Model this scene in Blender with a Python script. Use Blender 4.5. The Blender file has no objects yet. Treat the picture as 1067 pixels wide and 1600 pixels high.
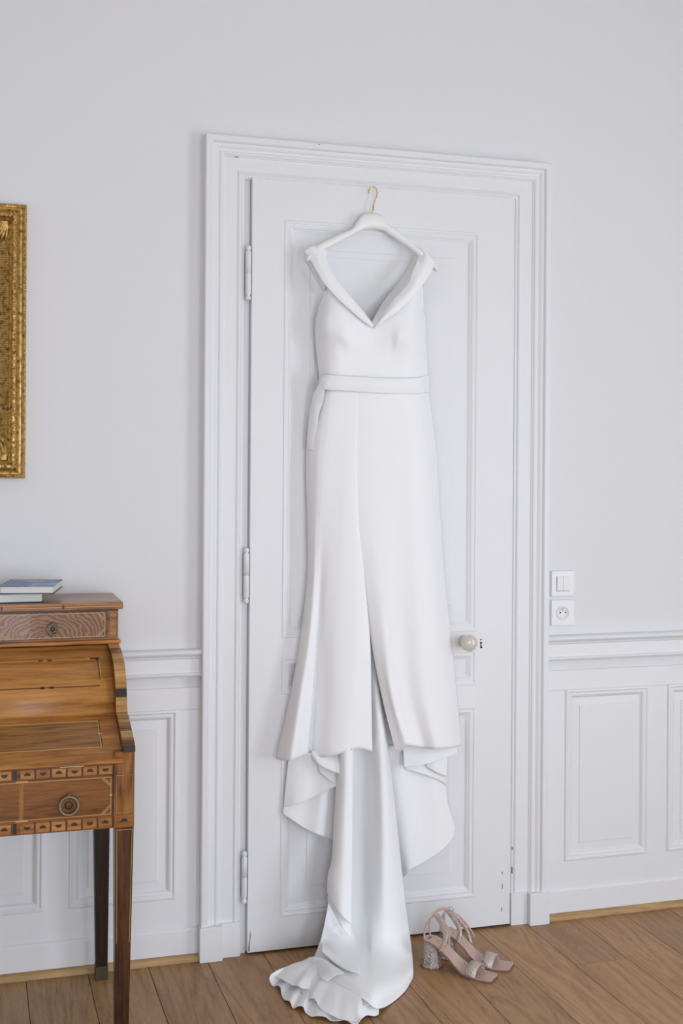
import bpy, bmesh, math, random
from mathutils import Vector, Matrix
random.seed(7)
C = bpy.context.scene.collection
PI = math.pi

# ---------------------------------------------------------------- camera
CAMF, YAW, ROLL = 1900.0, math.atan(1900.0/6240.0), 0.0068
CAM = Vector((0.0, -3.576, 1.453))
cd = bpy.data.cameras.new('camera'); cam = bpy.data.objects.new('camera', cd); C.objects.link(cam)
cd.sensor_fit = 'VERTICAL'; cd.sensor_height = 36.0; cd.lens = CAMF/1600*36.0
cd.shift_y = -(800-732.4)/1600; cd.clip_start = 0.05
fwd = Vector((math.sin(YAW), math.cos(YAW), 0)); rgt = Vector((math.cos(YAW), -math.sin(YAW), 0)); upv = Vector((0, 0, 1))
r2 = rgt*math.cos(ROLL) + upv*math.sin(ROLL); u2 = upv*math.cos(ROLL) - rgt*math.sin(ROLL)
M4 = Matrix((r2, u2, -fwd)).transposed().to_4x4(); M4.translation = CAM
cam.matrix_world = M4
bpy.context.scene.camera = cam

# ---------------------------------------------------------------- light
w = bpy.data.worlds.new('world'); bpy.context.scene.world = w; w.use_nodes = True
w.node_tree.nodes['Background'].inputs[0].default_value = (0.75, 0.85, 1.0, 1); w.node_tree.nodes['Background'].inputs[1].default_value = 1.0
def area(name, loc, rot, sx, sy, power, col):
    d = bpy.data.lights.new(name, 'AREA'); d.shape = 'RECTANGLE'; d.size = sx; d.size_y = sy; d.energy = power; d.color = col
    o = bpy.data.objects.new(name, d); C.objects.link(o); o.location = loc; o.rotation_euler = rot
    return o
area('window_daylight', (3.74, -2.75, 1.20), (0, PI/2, 0), 2.2, 1.3, 88, (0.815, 0.895, 1.0))     # right wall window
area('window_daylight', (-0.2, -5.74, 1.20), (PI/2, 0, 0), 1.3, 2.2, 88, (0.815, 0.895, 1.0))     # windows behind the camera
area('window_daylight', (2.2, -5.74, 1.20), (PI/2, 0, 0), 1.3, 2.2, 88, (0.815, 0.895, 1.0))
sc = bpy.context.scene
sc.view_settings.view_transform = 'Standard'; sc.view_settings.look = 'None'; sc.view_settings.gamma = 1
sc.view_settings.use_curve_mapping = False; sc.view_settings.exposure = -0.50

# ---------------------------------------------------------------- geometry from the survey of the room
def ray(px, py):
    a = px-533.5; b = py-732.4; c, s = math.cos(ROLL), math.sin(ROLL)
    u = (a*c-b*s)/CAMF; v = (a*s+b*c)/CAMF
    return Vector((math.sin(YAW)+u*math.cos(YAW), math.cos(YAW)-u*math.sin(YAW), -v))
def S(px, py, d=0.0):                 # point standing d metres out from the back wall
    r = ray(px, py); return CAM + r*((-d-CAM.y)/r.y)
def FL(px, py, z=0.0):                # point at height z
    r = ray(px, py); return CAM + r*((z-CAM.z)/r.z)

# ---------------------------------------------------------------- materials
def new_mat(name, col, rough=0.5, metal=0.0, **kw):
    m = bpy.data.materials.new(name); m.use_nodes = True
    b = m.node_tree.nodes['Principled BSDF']
    b.inputs['Base Color'].default_value = (*col, 1); b.inputs['Roughness'].default_value = rough; b.inputs['Metallic'].default_value = metal
    for k, v in kw.items(): b.inputs[k.replace('_', ' ')].default_value = v
    return m
def nt(m): return m.node_tree, m.node_tree.nodes, m.node_tree.links, m.node_tree.nodes['Principled BSDF']
def bumpy(m, scale=30, strength=0.1, dist=0.002, stretch=(1, 1, 1), detail=4):
    t, n, l, b = nt(m)
    tc = n.new('ShaderNodeTexCoord'); mp = n.new('ShaderNodeMapping'); mp.inputs['Scale'].default_value = stretch
    no = n.new('ShaderNodeTexNoise'); no.inputs['Scale'].default_value = scale; no.inputs['Detail'].default_value = detail
    bu = n.new('ShaderNodeBump'); bu.inputs['Strength'].default_value = strength; bu.inputs['Distance'].default_value = dist
    l.new(tc.outputs['Object'], mp.inputs[0]); l.new(mp.outputs[0], no.inputs['Vector']); l.new(no.outputs['Fac'], bu.inputs['Height']); l.new(bu.outputs[0], b.inputs['Normal'])
    return m, no
def wood(name, c1, c2, c3, axis='x', rough=0.4, fine=1.0, rnd=False, figure=1.0, coat=0.0, vary=0.25):
    """grain runs along axis; c1 dark vein, c2 mid, c3 light"""
    m = new_mat(name, c2, rough); t, n, l, b = nt(m)
    tc = n.new('ShaderNodeTexCoord'); mp = n.new('ShaderNodeMapping')
    st = {'x': (1.2, 14, 14), 'y': (14, 1.2, 14), 'z': (14, 14, 1.2)}[axis]
    mp.inputs['Scale'].default_value = st
    l.new(tc.outputs['Object'], mp.inputs[0])
    oi = n.new('ShaderNodeObjectInfo'); mu = n.new('ShaderNodeMath'); mu.operation = 'MULTIPLY'; mu.inputs[1].default_value = 37.0
    l.new(oi.outputs['Random'], mu.inputs[0])
    cx = n.new('ShaderNodeCombineXYZ'); l.new(mu.outputs[0], cx.inputs[0]); l.new(mu.outputs[0], cx.inputs[1]); l.new(mu.outputs[0], cx.inputs[2])
    l.new(cx.outputs[0], mp.inputs['Location'])
    big = n.new('ShaderNodeTexNoise'); big.inputs['Scale'].default_value = 0.45*figure; big.inputs['Detail'].default_value = 2.5; big.inputs['Distortion'].default_value = 0.6
    l.new(mp.outputs[0], big.inputs['Vector'])
    k = n.new('ShaderNodeMath'); k.operation = 'MULTIPLY'; k.inputs[1].default_value = 11.0; l.new(big.outputs['Fac'], k.inputs[0])
    fr = n.new('ShaderNodeMath'); fr.operation = 'PINGPONG'; fr.inputs[1].default_value = 0.5; l.new(k.outputs[0], fr.inputs[0])
    fi = n.new('ShaderNodeTexNoise'); fi.inputs['Scale'].default_value = 9*fine; fi.inputs['Detail'].default_value = 6; fi.inputs['Roughness'].default_value = 0.65
    l.new(mp.outputs[0], fi.inputs['Vector'])
    ad = n.new('ShaderNodeMath'); ad.operation = 'MULTIPLY_ADD'; ad.inputs[1].default_value = 0.55; l.new(fr.outputs[0], ad.inputs[0]); l.new(fi.outputs['Fac'], ad.inputs[2])
    cr = n.new('ShaderNodeValToRGB'); e = cr.color_ramp.elements
    e[0].position = 0.36; e[0].color = (*c1, 1); e[1].position = 0.92; e[1].color = (*c3, 1); q = e.new(0.58); q.color = (*c2, 1)
    l.new(ad.outputs[0], cr.inputs[0])
    hs = n.new('ShaderNodeHueSaturation'); l.new(cr.outputs[0], hs.inputs['Color'])
    if rnd:
        mr = n.new('ShaderNodeMapRange'); mr.inputs['To Min'].default_value = 1-vary; mr.inputs['To Max'].default_value = 1+vary
        l.new(oi.outputs['Random'], mr.inputs[0]); l.new(mr.outputs[0], hs.inputs['Value'])
    l.new(hs.outputs[0], b.inputs['Base Color'])
    bu = n.new('ShaderNodeBump'); bu.inputs['Strength'].default_value = 0.12; bu.inputs['Distance'].default_value = 0.001
    l.new(fi.outputs['Fac'], bu.inputs['Height']); l.new(bu.outputs[0], b.inputs['Normal'])
    b.inputs['Specular IOR Level'].default_value = .3; b.inputs['Coat Weight'].default_value = coat*.6; b.inputs['Coat Roughness'].default_value = 0.2
    return m
M = {}
M['wall'], _ = bumpy(new_mat('wall_paint', (0.80, 0.80, 0.815), 0.75), 9, 0.12, 0.004)
M['paint'], _ = bumpy(new_mat('trim_paint', (0.83, 0.835, 0.85), 0.42), 14, 0.10, 0.002, (1, 1, 0.3))
M['ceil'] = new_mat('ceiling_paint', (0.71, 0.655, 0.57), 0.8)
M['chip'] = new_mat('chipped_paint', (0.25, 0.22, 0.2), 0.8)
M['gap'] = new_mat('dark_gap', (0.03, 0.025, 0.02), 0.9)
M['oak'] = wood('oak_floor', (0.25, 0.125, 0.052), (0.375, 0.20, 0.086), (0.48, 0.28, 0.13), 'y', 0.40, 2.4, True, 1.3, 0.0, 0.12)
M['cap'] = new_mat('dark_brass_cap', (0.10, 0.08, 0.05), 0.5, 0.7)
M['oakx'] = wood('oak_beading', (0.28, 0.15, 0.06), (0.45, 0.27, 0.12), (0.56, 0.36, 0.18), 'x', 0.45)
WA = ((0.08, 0.025, 0.006), (0.29, 0.105, 0.020), (0.52, 0.22, 0.048))
M['walnut'] = wood('walnut_veneer', *WA, 'x', 0.3, 1.2, True, 1.5, 0.35, 0.08)
M['walnutz'] = wood('walnut_upright', (0.07, 0.022, 0.005), (0.22, 0.08, 0.016), (0.38, 0.16, 0.038), 'z', 0.3, 1.2, False, 1.0, 0.35)
M['golden'] = wood('golden_veneer', (0.18, 0.062, 0.012), (0.37, 0.148, 0.032), (0.54, 0.25, 0.070), 'x', 0.38, 1.0, True, 0.6, 0.2, 0.08)
M['block'] = wood('banded_veneer', (0.14, 0.06, 0.018), (0.38, 0.19, 0.06), (0.56, 0.33, 0.13), 'x', 0.32, 1.0, True, 1.0, 0.3, 0.45)
M['burr'] = wood('walnut_field', (0.07, 0.026, 0.008), (0.29, 0.125, 0.034), (0.44, 0.21, 0.065), 'x', 0.32, 1.0, True, 2.0, 0.2, 0.1)
M['block1'] = wood('banded_veneer_pale', (0.30, 0.14, 0.04), (0.46, 0.24, 0.075), (0.60, 0.36, 0.14), 'x', 0.32, 1.0, True, 1.0, 0.2, 0.12)
M['block2'] = wood('banded_veneer_red', (0.12, 0.045, 0.012), (0.26, 0.11, 0.03), (0.38, 0.18, 0.06), 'x', 0.32, 1.0, True, 1.0, 0.2, 0.15)
M['block3'] = wood('banded_veneer_dark', (0.04, 0.015, 0.006), (0.10, 0.04, 0.014), (0.18, 0.08, 0.03), 'x', 0.32, 1.0, True, 1.0, 0.2, 0.15)
# crotch figure of the small drawers: arching rings round each pull
M['crotch'] = new_mat('crotch_walnut', (0.2, 0.09, 0.03), 0.32, 0.0, Coat_Weight=0.2)
t, n, l, b = nt(M['crotch'])
tc = n.new('ShaderNodeTexCoord'); mp = n.new('ShaderNodeMapping'); mp.vector_type = 'POINT'; mp.inputs['Scale'].default_value = (21, 1, 26); mp.inputs['Location'].default_value = (-21*.2085, 0, -26*1.008)
no = n.new('ShaderNodeTexNoise'); no.inputs['Scale'].default_value = 30; no.inputs['Detail'].default_value = 8
vm = n.new('ShaderNodeVectorMath'); vm.operation = 'SCALE'; vm.inputs['Scale'].default_value = 1.0
ads = n.new('ShaderNodeVectorMath'); ads.operation = 'ADD'
pj = n.new('ShaderNodeVectorMath'); pj.operation = 'MULTIPLY'; pj.inputs[1].default_value = (1, 0, 1)
ln = n.new('ShaderNodeVectorMath'); ln.operation = 'LENGTH'; sn = n.new('ShaderNodeMath'); sn.operation = 'PINGPONG'; sn.inputs[1].default_value = .13
cr = n.new('ShaderNodeValToRGB'); cr.color_ramp.elements[0].position = 0.0; cr.color_ramp.elements[0].color = (0.085, 0.030, 0.010, 1); cr.color_ramp.elements[1].position = 0.13; cr.color_ramp.elements[1].color = (0.36, 0.15, 0.044, 1)
l.new(tc.outputs['Object'], mp.inputs[0]); l.new(tc.outputs['Object'], no.inputs['Vector']); l.new(no.outputs['Color'], vm.inputs[0]); l.new(mp.outputs[0], ads.inputs[0]); l.new(vm.outputs[0], ads.inputs[1])
l.new(ads.outputs[0], pj.inputs[0]); l.new(pj.outputs[0], ln.inputs[0]); l.new(ln.outputs['Value'], sn.inputs[0]); l.new(sn.outputs[0], cr.inputs[0]); l.new(cr.outputs[0], b.inputs['Base Color'])
M['mahog'] = wood('mahogany_drawer', (0.08, 0.024, 0.005), (0.20, 0.07, 0.014), (0.33, 0.13, 0.028), 'x', 0.35, 1.5, True, 0.5, 0.15, 0.08)
M['leg'] = wood('dark_leg_wood', (0.018, 0.006, 0.003), (0.055, 0.019, 0.006), (0.13, 0.05, 0.015), 'z', 0.32, 1.2, False, 0.5, 0.3)
M['legshade'] = wood('shaded_leg_wood', (0.01, 0.004, 0.003), (0.022, 0.01, 0.006), (0.04, 0.018, 0.01), 'z', 0.4, 1.2, False, 0.5, 0.1)  # leg wood with the shade under the desk put into its colour
M['inlay'] = new_mat('light_stringing', (0.55, 0.31, 0.10), 0.35)
M['ebony'] = new_mat('ebony_inlay', (0.022, 0.010, 0.006), 0.35)
M['brass'], _ = bumpy(new_mat('old_brass', (0.26, 0.22, 0.15), 0.40, 0.85), 500, 0.6, 0.003)
M['brassdark'] = new_mat('dark_rose_plate', (0.09, 0.045, 0.02), 0.45, 0.5)
M['brasslit'] = new_mat('steel_lock', (0.55, 0.5, 0.42), 0.3, 1.0)
M['gold'] = new_mat('gold_hook', (0.80, 0.60, 0.22), 0.25, 1.0)
M['satinw'], _ = bumpy(new_mat('hanger_white', (0.90, 0.90, 0.885), 0.35), 20, 0.02, 0.001)
M['fabric'] = new_mat('crepe_fabric', (0.95, 0.955, 0.965), 0.62, 0.0, Sheen_Weight=0.15, Specular_IOR_Level=0.3)
bumpy(M['fabric'], 900, 0.06, 0.0005)
M['lining'] = new_mat('satin_lining', (0.86, 0.865, 0.875), 0.35)
M['porcelain'] = new_mat('cream_porcelain', (0.66, 0.61, 0.54), 0.2, 0.0, Coat_Weight=0.5)
M['plastic'] = new_mat('white_plastic', (0.86, 0.86, 0.87), 0.35)
M['black'] = new_mat('black_hole', (0.01, 0.01, 0.012), 0.6)
M['nude'] = new_mat('nude_leather', (0.57, 0.39, 0.325), 0.4)
M['nudedark'] = new_mat('nude_leather_edge', (0.27, 0.15, 0.115), 0.5)
M['print'] = new_mat('grey_print', (0.12, 0.09, 0.09), 0.6)
M['chrome'] = new_mat('buckle_chrome', (0.75, 0.74, 0.72), 0.15, 1.0)
M['paper'], _ = bumpy(new_mat('book_pages', (0.80, 0.79, 0.75), 0.8), 1, 0.5, 0.001, (1, 1, 900))
M['navy'] = new_mat('navy_cover', (0.015, 0.025, 0.07), 0.4)
M['skyblue'] = new_mat('blue_cover', (0.05, 0.13, 0.30), 0.35)
t, n, l, b = nt(M['skyblue'])
tc = n.new('ShaderNodeTexCoord'); no = n.new('ShaderNodeTexNoise'); no.inputs['Scale'].default_value = 22; no.inputs['Detail'].default_value = 8
cr = n.new('ShaderNodeValToRGB'); cr.color_ramp.elements[0].position = 0.45; cr.color_ramp.elements[0].color = (0.045, 0.125, 0.30, 1)
cr.color_ramp.elements[1].position = 0.72; cr.color_ramp.elements[1].color = (0.35, 0.48, 0.62, 1)
l.new(tc.outputs['Object'], no.inputs['Vector']); l.new(no.outputs['Fac'], cr.inputs[0]); l.new(cr.outputs[0], b.inputs['Base Color'])
# gilt: worn gold leaf over red-brown
M['gilt'] = new_mat('worn_gilt', (0.5, 0.33, 0.1), 0.35, 0.8)
t, n, l, b = nt(M['gilt'])
tc = n.new('ShaderNodeTexCoord'); no = n.new('ShaderNodeTexNoise'); no.inputs['Scale'].default_value = 90; no.inputs['Detail'].default_value = 8
cr = n.new('ShaderNodeValToRGB'); cr.color_ramp.elements[0].position = 0.30; cr.color_ramp.elements[0].color = (0.20, 0.09, 0.022, 1)
cr.color_ramp.elements[1].position = 0.55; cr.color_ramp.elements[1].color = (0.62, 0.41, 0.14, 1)
bu = n.new('ShaderNodeBump'); bu.inputs['Strength'].default_value = 0.35; bu.inputs['Distance'].default_value = 0.002
l.new(tc.outputs['Object'], no.inputs['Vector']); l.new(no.outputs['Fac'], cr.inputs[0]); l.new(cr.outputs[0], b.inputs['Base Color']); l.new(no.outputs['Fac'], bu.inputs['Height']); l.new(bu.outputs[0], b.inputs['Normal'])
# glitter: facets of a fine voronoi, each flake its own tilt
def glitter(name, ca, cb):
    m = new_mat(name, ca, 0.38, 0.45); t, n, l, b = nt(m)
    tc = n.new('ShaderNodeTexCoord'); vo = n.new('ShaderNodeTexVoronoi'); vo.inputs['Scale'].default_value = 620
    l.new(tc.outputs['Object'], vo.inputs['Vector'])
    sp = n.new('ShaderNodeSeparateColor'); l.new(vo.outputs['Color'], sp.inputs[0])
    cr = n.new('ShaderNodeValToRGB'); cr.color_ramp.elements[0].color = (*ca, 1); cr.color_ramp.elements[1].color = (*cb, 1); l.new(sp.outputs[0], cr.inputs[0]); l.new(cr.outputs[0], b.inputs['Base Color'])
    ge = n.new('ShaderNodeNewGeometry'); vs = n.new('ShaderNodeVectorMath'); vs.operation = 'SUBTRACT'; vs.inputs[1].default_value = (0.5, 0.5, 0.5); l.new(vo.outputs['Color'], vs.inputs[0])
    sc_ = n.new('ShaderNodeVectorMath'); sc_.operation = 'SCALE'; sc_.inputs['Scale'].default_value = 0.7; l.new(vs.outputs[0], sc_.inputs[0])
    ad = n.new('ShaderNodeVectorMath'); ad.operation = 'ADD'; l.new(ge.outputs['Normal'], ad.inputs[0]); l.new(sc_.outputs[0], ad.inputs[1])
    no_ = n.new('ShaderNodeVectorMath'); no_.operation = 'NORMALIZE'; l.new(ad.outputs[0], no_.inputs[0]); l.new(no_.outputs[0], b.inputs['Normal'])
    return m
M['glitter'] = glitter('rose_glitter', (0.40, 0.31, 0.28), (0.78, 0.68, 0.63))
M['glitterd'] = glitter('silver_glitter', (0.20, 0.16, 0.15), (0.80, 0.72, 0.69))

# ---------------------------------------------------------------- mesh helpers
def finish(name, bm, mat, parent=None, smooth=False, kind=None):
    me = bpy.data.meshes.new(name); bm.normal_update(); bm.to_mesh(me); bm.free()
    for mm in (mat if isinstance(mat, (list, tuple)) else [mat]): me.materials.append(mm)
    if smooth:
        for p in me.polygons: p.use_smooth = True
    o = bpy.data.objects.new(name, me); C.objects.link(o)
    if parent is not None:
        o.parent = parent
        pm = PM.get(parent.name)
        if pm is not None: o.matrix_parent_inverse = pm
    if kind: o['kind'] = kind
    return o
PM = {}
def empty(name, loc=(0, 0, 0), label=None, cat=None, group=None, kind=None):
    o = bpy.data.objects.new(name, None); C.objects.link(o); o.location = loc; o.empty_display_size = 0.05
    PM[o.name] = Matrix.Translation(-Vector(loc))
    tag(o, label, cat, group, kind); return o
def tag(o, label=None, cat=None, group=None, kind=None):
    for k, v in (('label', label), ('category', cat), ('group', group), ('kind', kind)):
        if v: o[k] = v
    return o
def box(bm, a, b, bev=0.0):
    x0, y0, z0 = (min(a[i], b[i]) for i in range(3)); x1, y1, z1 = (max(a[i], b[i]) for i in range(3))
    vs = [bm.verts.new(p) for p in ((x0,y0,z0),(x1,y0,z0),(x1,y1,z0),(x0,y1,z0),(x0,y0,z1),(x1,y0,z1),(x1,y1,z1),(x0,y1,z1))]
    fs = [bm.faces.new([vs[i] for i in f]) for f in ((3,2,1,0),(4,5,6,7),(0,1,5,4),(1,2,6,5),(2,3,7,6),(3,0,4,7))]
    if bev:
        es = list({e for f in fs for e in f.edges})
        bmesh.ops.bevel(bm, geom=es, offset=bev, segments=2, profile=0.5, affect='EDGES')
def bx(name, a, b, mat, parent=None, bev=0.0, kind=None):
    bm = bmesh.new(); box(bm, a, b, bev); return finish(name, bm, mat, parent, kind=kind)
def grid_faces(bm, rows, closed_u=False, closed_v=False):
    R = [[bm.verts.new(p) for p in r] for r in rows]
    nr, nc = len(R), len(R[0])
    for i in range(nr-(0 if closed_v else 1)):
        for j in range(nc-(0 if closed_u else 1)):
            try: bm.faces.new((R[i][j], R[i][(j+1)%nc], R[(i+1)%nr][(j+1)%nc], R[(i+1)%nr][j]))
            except ValueError: pass
    return R
def prism(bm, prof, p0, p1, axis):
    """prof: list of 2-D points, extruded from p0 to p1 along axis ('x' prof=(y,z), 'y' prof=(x,z), 'z' prof=(x,y))"""
    f = {'x': lambda a, q: (q, a[0], a[1]), 'y': lambda a, q: (a[0], q, a[1]), 'z': lambda a, q: (a[0], a[1], q)}[axis]
    A = [bm.verts.new(f(a, p0)) for a in prof]; B = [bm.verts.new(f(a, p1)) for a in prof]; n_ = len(prof)
    for i in range(n_): bm.faces.new((A[i], A[(i+1)%n_], B[(i+1)%n_], B[i]))
    bm.faces.new(A[::-1]); bm.faces.new(B)
    bmesh.ops.recalc_face_normals(bm, faces=bm.faces)
def crom(pts, t):
    n_ = len(pts)-1; s = min(max(t*n_, 0), n_-1e-9); i = int(s); f = s-i
    p1, p2 = pts[i], pts[i+1]; p0 = pts[i-1] if i > 0 else p1*2-p2; p3 = pts[i+2] if i+2 <= n_ else p2*2-p1
    return 0.5*((2*p1)+(p2-p0)*f+(2*p0-5*p1+4*p2-p3)*f*f+(3*p1-p0-3*p2+p3)*f*f*f)
def loft(rails, nu, nv):
    """rails: list of lists of Vectors; returns nv rows of nu points"""
    R = [[crom(r, j/(nv-1)) for j in range(nv)] for r in rails]
    return [[crom([r[j] for r in R], i/(nu-1)) for i in range(nu)] for j in range(nv)]
def P3(p):
    return S(*p) if len(p) == 3 else FL(p[0], p[1], p[3])     # (px,py,d) on a plane d from the wall, (px,py,'z',h) at height h
def cloth(name, rails, parent, nu=40, nv=60, mat='fabric', thick=0.0016, hem=True, label=None, wob=None):
    rows = loft([[P3(p) for p in r] for r in rails], nu, nv)
    if wob:
        for j, r in enumerate(rows):
            for i, p in enumerate(r): p.y += wob(i/(nu-1), j/(nv-1))
    bm = bmesh.new(); R = grid_faces(bm, rows)
    bmesh.ops.recalc_face_normals(bm, faces=bm.faces)
    # face the room
    av = sum((f.normal.y for f in bm.faces))
    if av > 0: bmesh.ops.reverse_faces(bm, faces=bm.faces)
    o = finish(name, bm, M[mat], parent, True)
    s = o.modifiers.new('thickness', 'SOLIDIFY'); s.thickness = thick; s.offset = 0
    if label: o['label'] = label
    return o
def tube(bm, pts, rad, seg=8, ry=None, cap=True):
    """rad number or list; round tube through points"""
    n_ = len(pts); rows = []
    pr = None
    for i, p in enumerate(pts):
        tn = (pts[min(i+1, n_-1)]-pts[max(i-1, 0)]).normalized()
        if pr is None:
            a = Vector((0, 0, 1)) if abs(tn.z) < 0.9 else Vector((1, 0, 0))
            s_ = tn.cross(a).normalized()
        else: s_ = (pr-tn*pr.dot(tn)).normalized()
        pr = s_; q = tn.cross(s_)
        r = rad[i] if isinstance(rad, (list, tuple)) else rad
        rows.append([p+s_*(math.cos(k*2*PI/seg)*r)+q*(math.sin(k*2*PI/seg)*(ry or r)) for k in range(seg)])
    R = grid_faces(bm, rows, closed_u=True)
    if cap:
        bm.faces.new(R[0][::-1]); bm.faces.new(R[-1])
def smoothpts(pts, n_): return [crom(pts, i/(n_-1)) for i in range(n_)]
def lathe(bm, prof, c, axis='z', seg=20):
    """prof list of (r,h)"""
    rows = []
    for r, h in prof:
        row = []
        for k in range(seg):
            a = k*2*PI/seg; u, v = math.cos(a)*r, math.sin(a)*r
            row.append(Vector(c)+{'z': Vector((u, v, h)), 'y': Vector((u, -h, v)), 'x': Vector((h, u, v))}[axis])
        rows.append(row)
    R = grid_faces(bm, rows, closed_u=True)
    try: bm.faces.new(R[0][::-1]); bm.faces.new(R[-1])
    except ValueError: pass
    bmesh.ops.recalc_face_normals(bm, faces=bm.faces)
def frame_loops(bm, x0, x1, z0, z1, prof, closed=True, y0=0.0):
    """mitred moulding; prof points (inset, projection)"""
    rows = []
    for u, h in prof:
        if closed: pts = [(x0+u, z0+u), (x1-u, z0+u), (x1-u, z1-u), (x0+u, z1-u)]
        else: pts = [(x0+u, z0), (x0+u, z1-u), (x1-u, z1-u), (x1-u, z0)]
        rows.append([Vector((a, y0-h, c)) for a, c in pts])
    grid_faces(bm, rows, closed_u=closed)
    bmesh.ops.recalc_face_normals(bm, faces=bm.faces)
    if sum(f.normal.y for f in bm.faces) > 0: bmesh.ops.reverse_faces(bm, faces=bm.faces)

# ================================================================ THE ROOM
X0, X1, Y0, Y1, H = -2.2, 3.6, -5.6, 0.0, 3.3
wall = bx('wall_back', (X0, 0, 0), (X1, 0.2, H), M['wall'], kind='structure')
tag(wall, 'white plaster wall with panelled dado behind the desk and dress')
bx('wall_left', (X0-0.2, Y0, 0), (X0, 0.2, H), M['wall'], kind='structure')
bm = bmesh.new()                                                     # right wall with a window opening
wy0, wy1, wz0, wz1 = -3.4, -2.1, 0.1, 2.3
box(bm, (X1, Y0, 0), (X1+0.12, wy0, H)); box(bm, (X1, wy1, 0), (X1+0.12, 0.2, H)); box(bm, (X1, wy0, 0), (X1+0.12, wy1, wz0)); box(bm, (X1, wy0, wz1), (X1+0.12, wy1, H))
finish('wall_right', bm, M['wall'], kind='structure')
bm = bmesh.new(); q = 0.12
xs = [X0, -0.85, 0.45, 1.55, 2.85, X1]
for i in (0, 2, 4): box(bm, (xs[i], Y0-q, 0), (xs[i+1], Y0, H))
for i in (1, 3): box(bm, (xs[i], Y0-q, 0), (xs[i+1], Y0, wz0)); box(bm, (xs[i], Y0-q, wz1), (xs[i+1], Y0, H))
finish('wall_front', bm, M['wall'], kind='structure')
bx('ceiling', (X0-0.2, Y0-0.12, H), (X1+0.12, 0.2, H+0.15), M['ceil'], kind='structure')
def wframe(name, lo, hi, ax):
    bm = bmesh.new(); t_ = 0.05
    def b2(u0, u1, v0, v1):
        if ax == 'y': box(bm, (X1+0.01, u0, v0), (X1+0.06, u1, v1))
        else: box(bm, (u0, Y0-0.06, v0), (u1, Y0-0.01, v1))
    b2(lo, lo+t_, wz0, wz1); b2(hi-t_, hi, wz0, wz1); b2(lo, hi, wz0, wz0+t_); b2(lo, hi, wz1-t_, wz1); b2((lo+hi)/2-0.02, (lo+hi)/2+0.02, wz0, wz1)
    finish(name, bm, M['paint'], kind='structure')
wframe('window_1', wy0, wy1, 'y'); wframe('window_2', -0.85, 0.45, 'x'); wframe('window_3', 1.55, 2.85, 'x')

# floor: oak boards running away to the door wall
floor = bx('floor', (X0, Y0, -0.12), (X1, 0.0, -0.0205), M['gap'], kind='structure')
tag(floor, 'oak plank floor with boards running towards the door')
PW = 0.1722; k0 = 0.1575; meshes = {}
i0 = int(math.floor((X0-k0)/PW)); i = i0
while k0+i*PW < X1:
    xa, xb = max(k0+i*PW, X0), min(k0+(i+1)*PW, X1); y = Y1; first = True
    if xb-xa < 0.02: i += 1; continue
    while y > Y0+0.01:
        L = random.uniform(1.3, 2.0) if not first else random.uniform(0.9, 2.0)
        if i == 9 and first: L = 0.36
        first = False; ya = max(Y0, y-L)
        if ya-Y0 < 0.3: ya = Y0
        key = (round(xb-xa, 4), round(y-ya, 4))
        bm = bmesh.new(); g = 0.0008
        box(bm, (xa+g, ya+g, -0.02), (xb-g, y-g, 0.0), 0.0011)
        finish('plank', bm, M['oak'], floor); y = ya
    i += 1

# --- door with its surround
FX0, FX1, FZ = 0.654, 1.776, 2.437          # outer architrave
door = empty('door_1', ((0.796+1.650)/2, 0, 0), 'white panelled door in a moulded surround with the dress hanging on it', kind='structure')
ARC = [(0, 0), (0, .040), (.003, .042), (.018, .042), (.021, .039), (.0225, .033), (.026, .033), (.030, .0325), (.034, .030), (.038, .0265), (.041, .0255), (.0435, .0255), (.045, .0285), (.049, .030), (.053, .0285), (.056, .0245), (.0585, .0235), (.060, .0205), (.064, .020),
       (.098, .020), (.1005, .0205), (.1015, .023), (.105, .0245), (.108, .0225), (.1095, .019), (.112, .019), (.114, .0205), (.117, .0195), (.1185, .016), (.1215, .016), (.1215, 0)]
bm = bmesh.new(); frame_loops(bm, FX0, FX1, 0.100, FZ, ARC, False)
finish('architrave', bm, M['paint'], door)
for s, xa in ((1, FX0), (-1, FX1)):
    bm = bmesh.new()
    box(bm, (xa-s*0.004, -0.050, 0), (xa+s*0.064, 0, 0.102), 0.0015); finish('plinth_block', bm, M['paint'], door)
    bm = bmesh.new(); box(bm, (xa+s*0.0645, -0.030, 0), (xa+s*0.1215, 0, 0.102), 0.0015); finish('plinth_block', bm, M['paint'], door)
bm = bmesh.new()
for a, b_ in ((FX0+.1215, .7945), (1.6515, FX1-.1215)): box(bm, (a, -0.006, 0), (b_, 0, FZ-.1215))
finish('door_jamb', bm, M['paint'], door)
bx('threshold_gap', (0.797, -0.020, 0.0002), (1.649, -0.001, 0.0075), M['gap'], door)
LX0, LX1, LZ0, LZ1 = 0.797, 1.6495, 0.008, 2.318
DF = 0.030                                   # face of stiles
PN = [(0.899, 1.527, 0.946, 2.197), (0.899, 1.527, 0.776, 0.884), (0.899, 1.527, 0.108, 0.706)]
def dbx(name, x0, x1, z0, z1, h=DF, bev=0.0): return bx(name, (x0, -h, z0), (x1, -0.002, z1), M['paint'], door, bev)
dbx('stile', LX0, 0.899, LZ0, LZ1); dbx('stile', 1.527, LX1, LZ0, LZ1)
dbx('rail', 0.899, 1.527, 2.197, LZ1); dbx('rail', 0.899, 1.527, 0.884, 0.946); dbx('rail', 0.899, 1.527, 0.706, 0.776); dbx('rail', 0.899, 1.527, LZ0, 0.108)
DM = [(-0.003, 0.0), (-0.003, DF+.0005), (-0.001, DF+.0022), (.003, DF+.0025), (.006, DF+.0016), (.0075, DF-.0008), (.011, DF-.0012), (.015, DF+.0002), (.019, DF-.0012), (.023, DF-.0045), (.026, DF-.0055), (.027, DF-.0080), (.030, DF-.0085), (.030, 0.0)]
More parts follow.
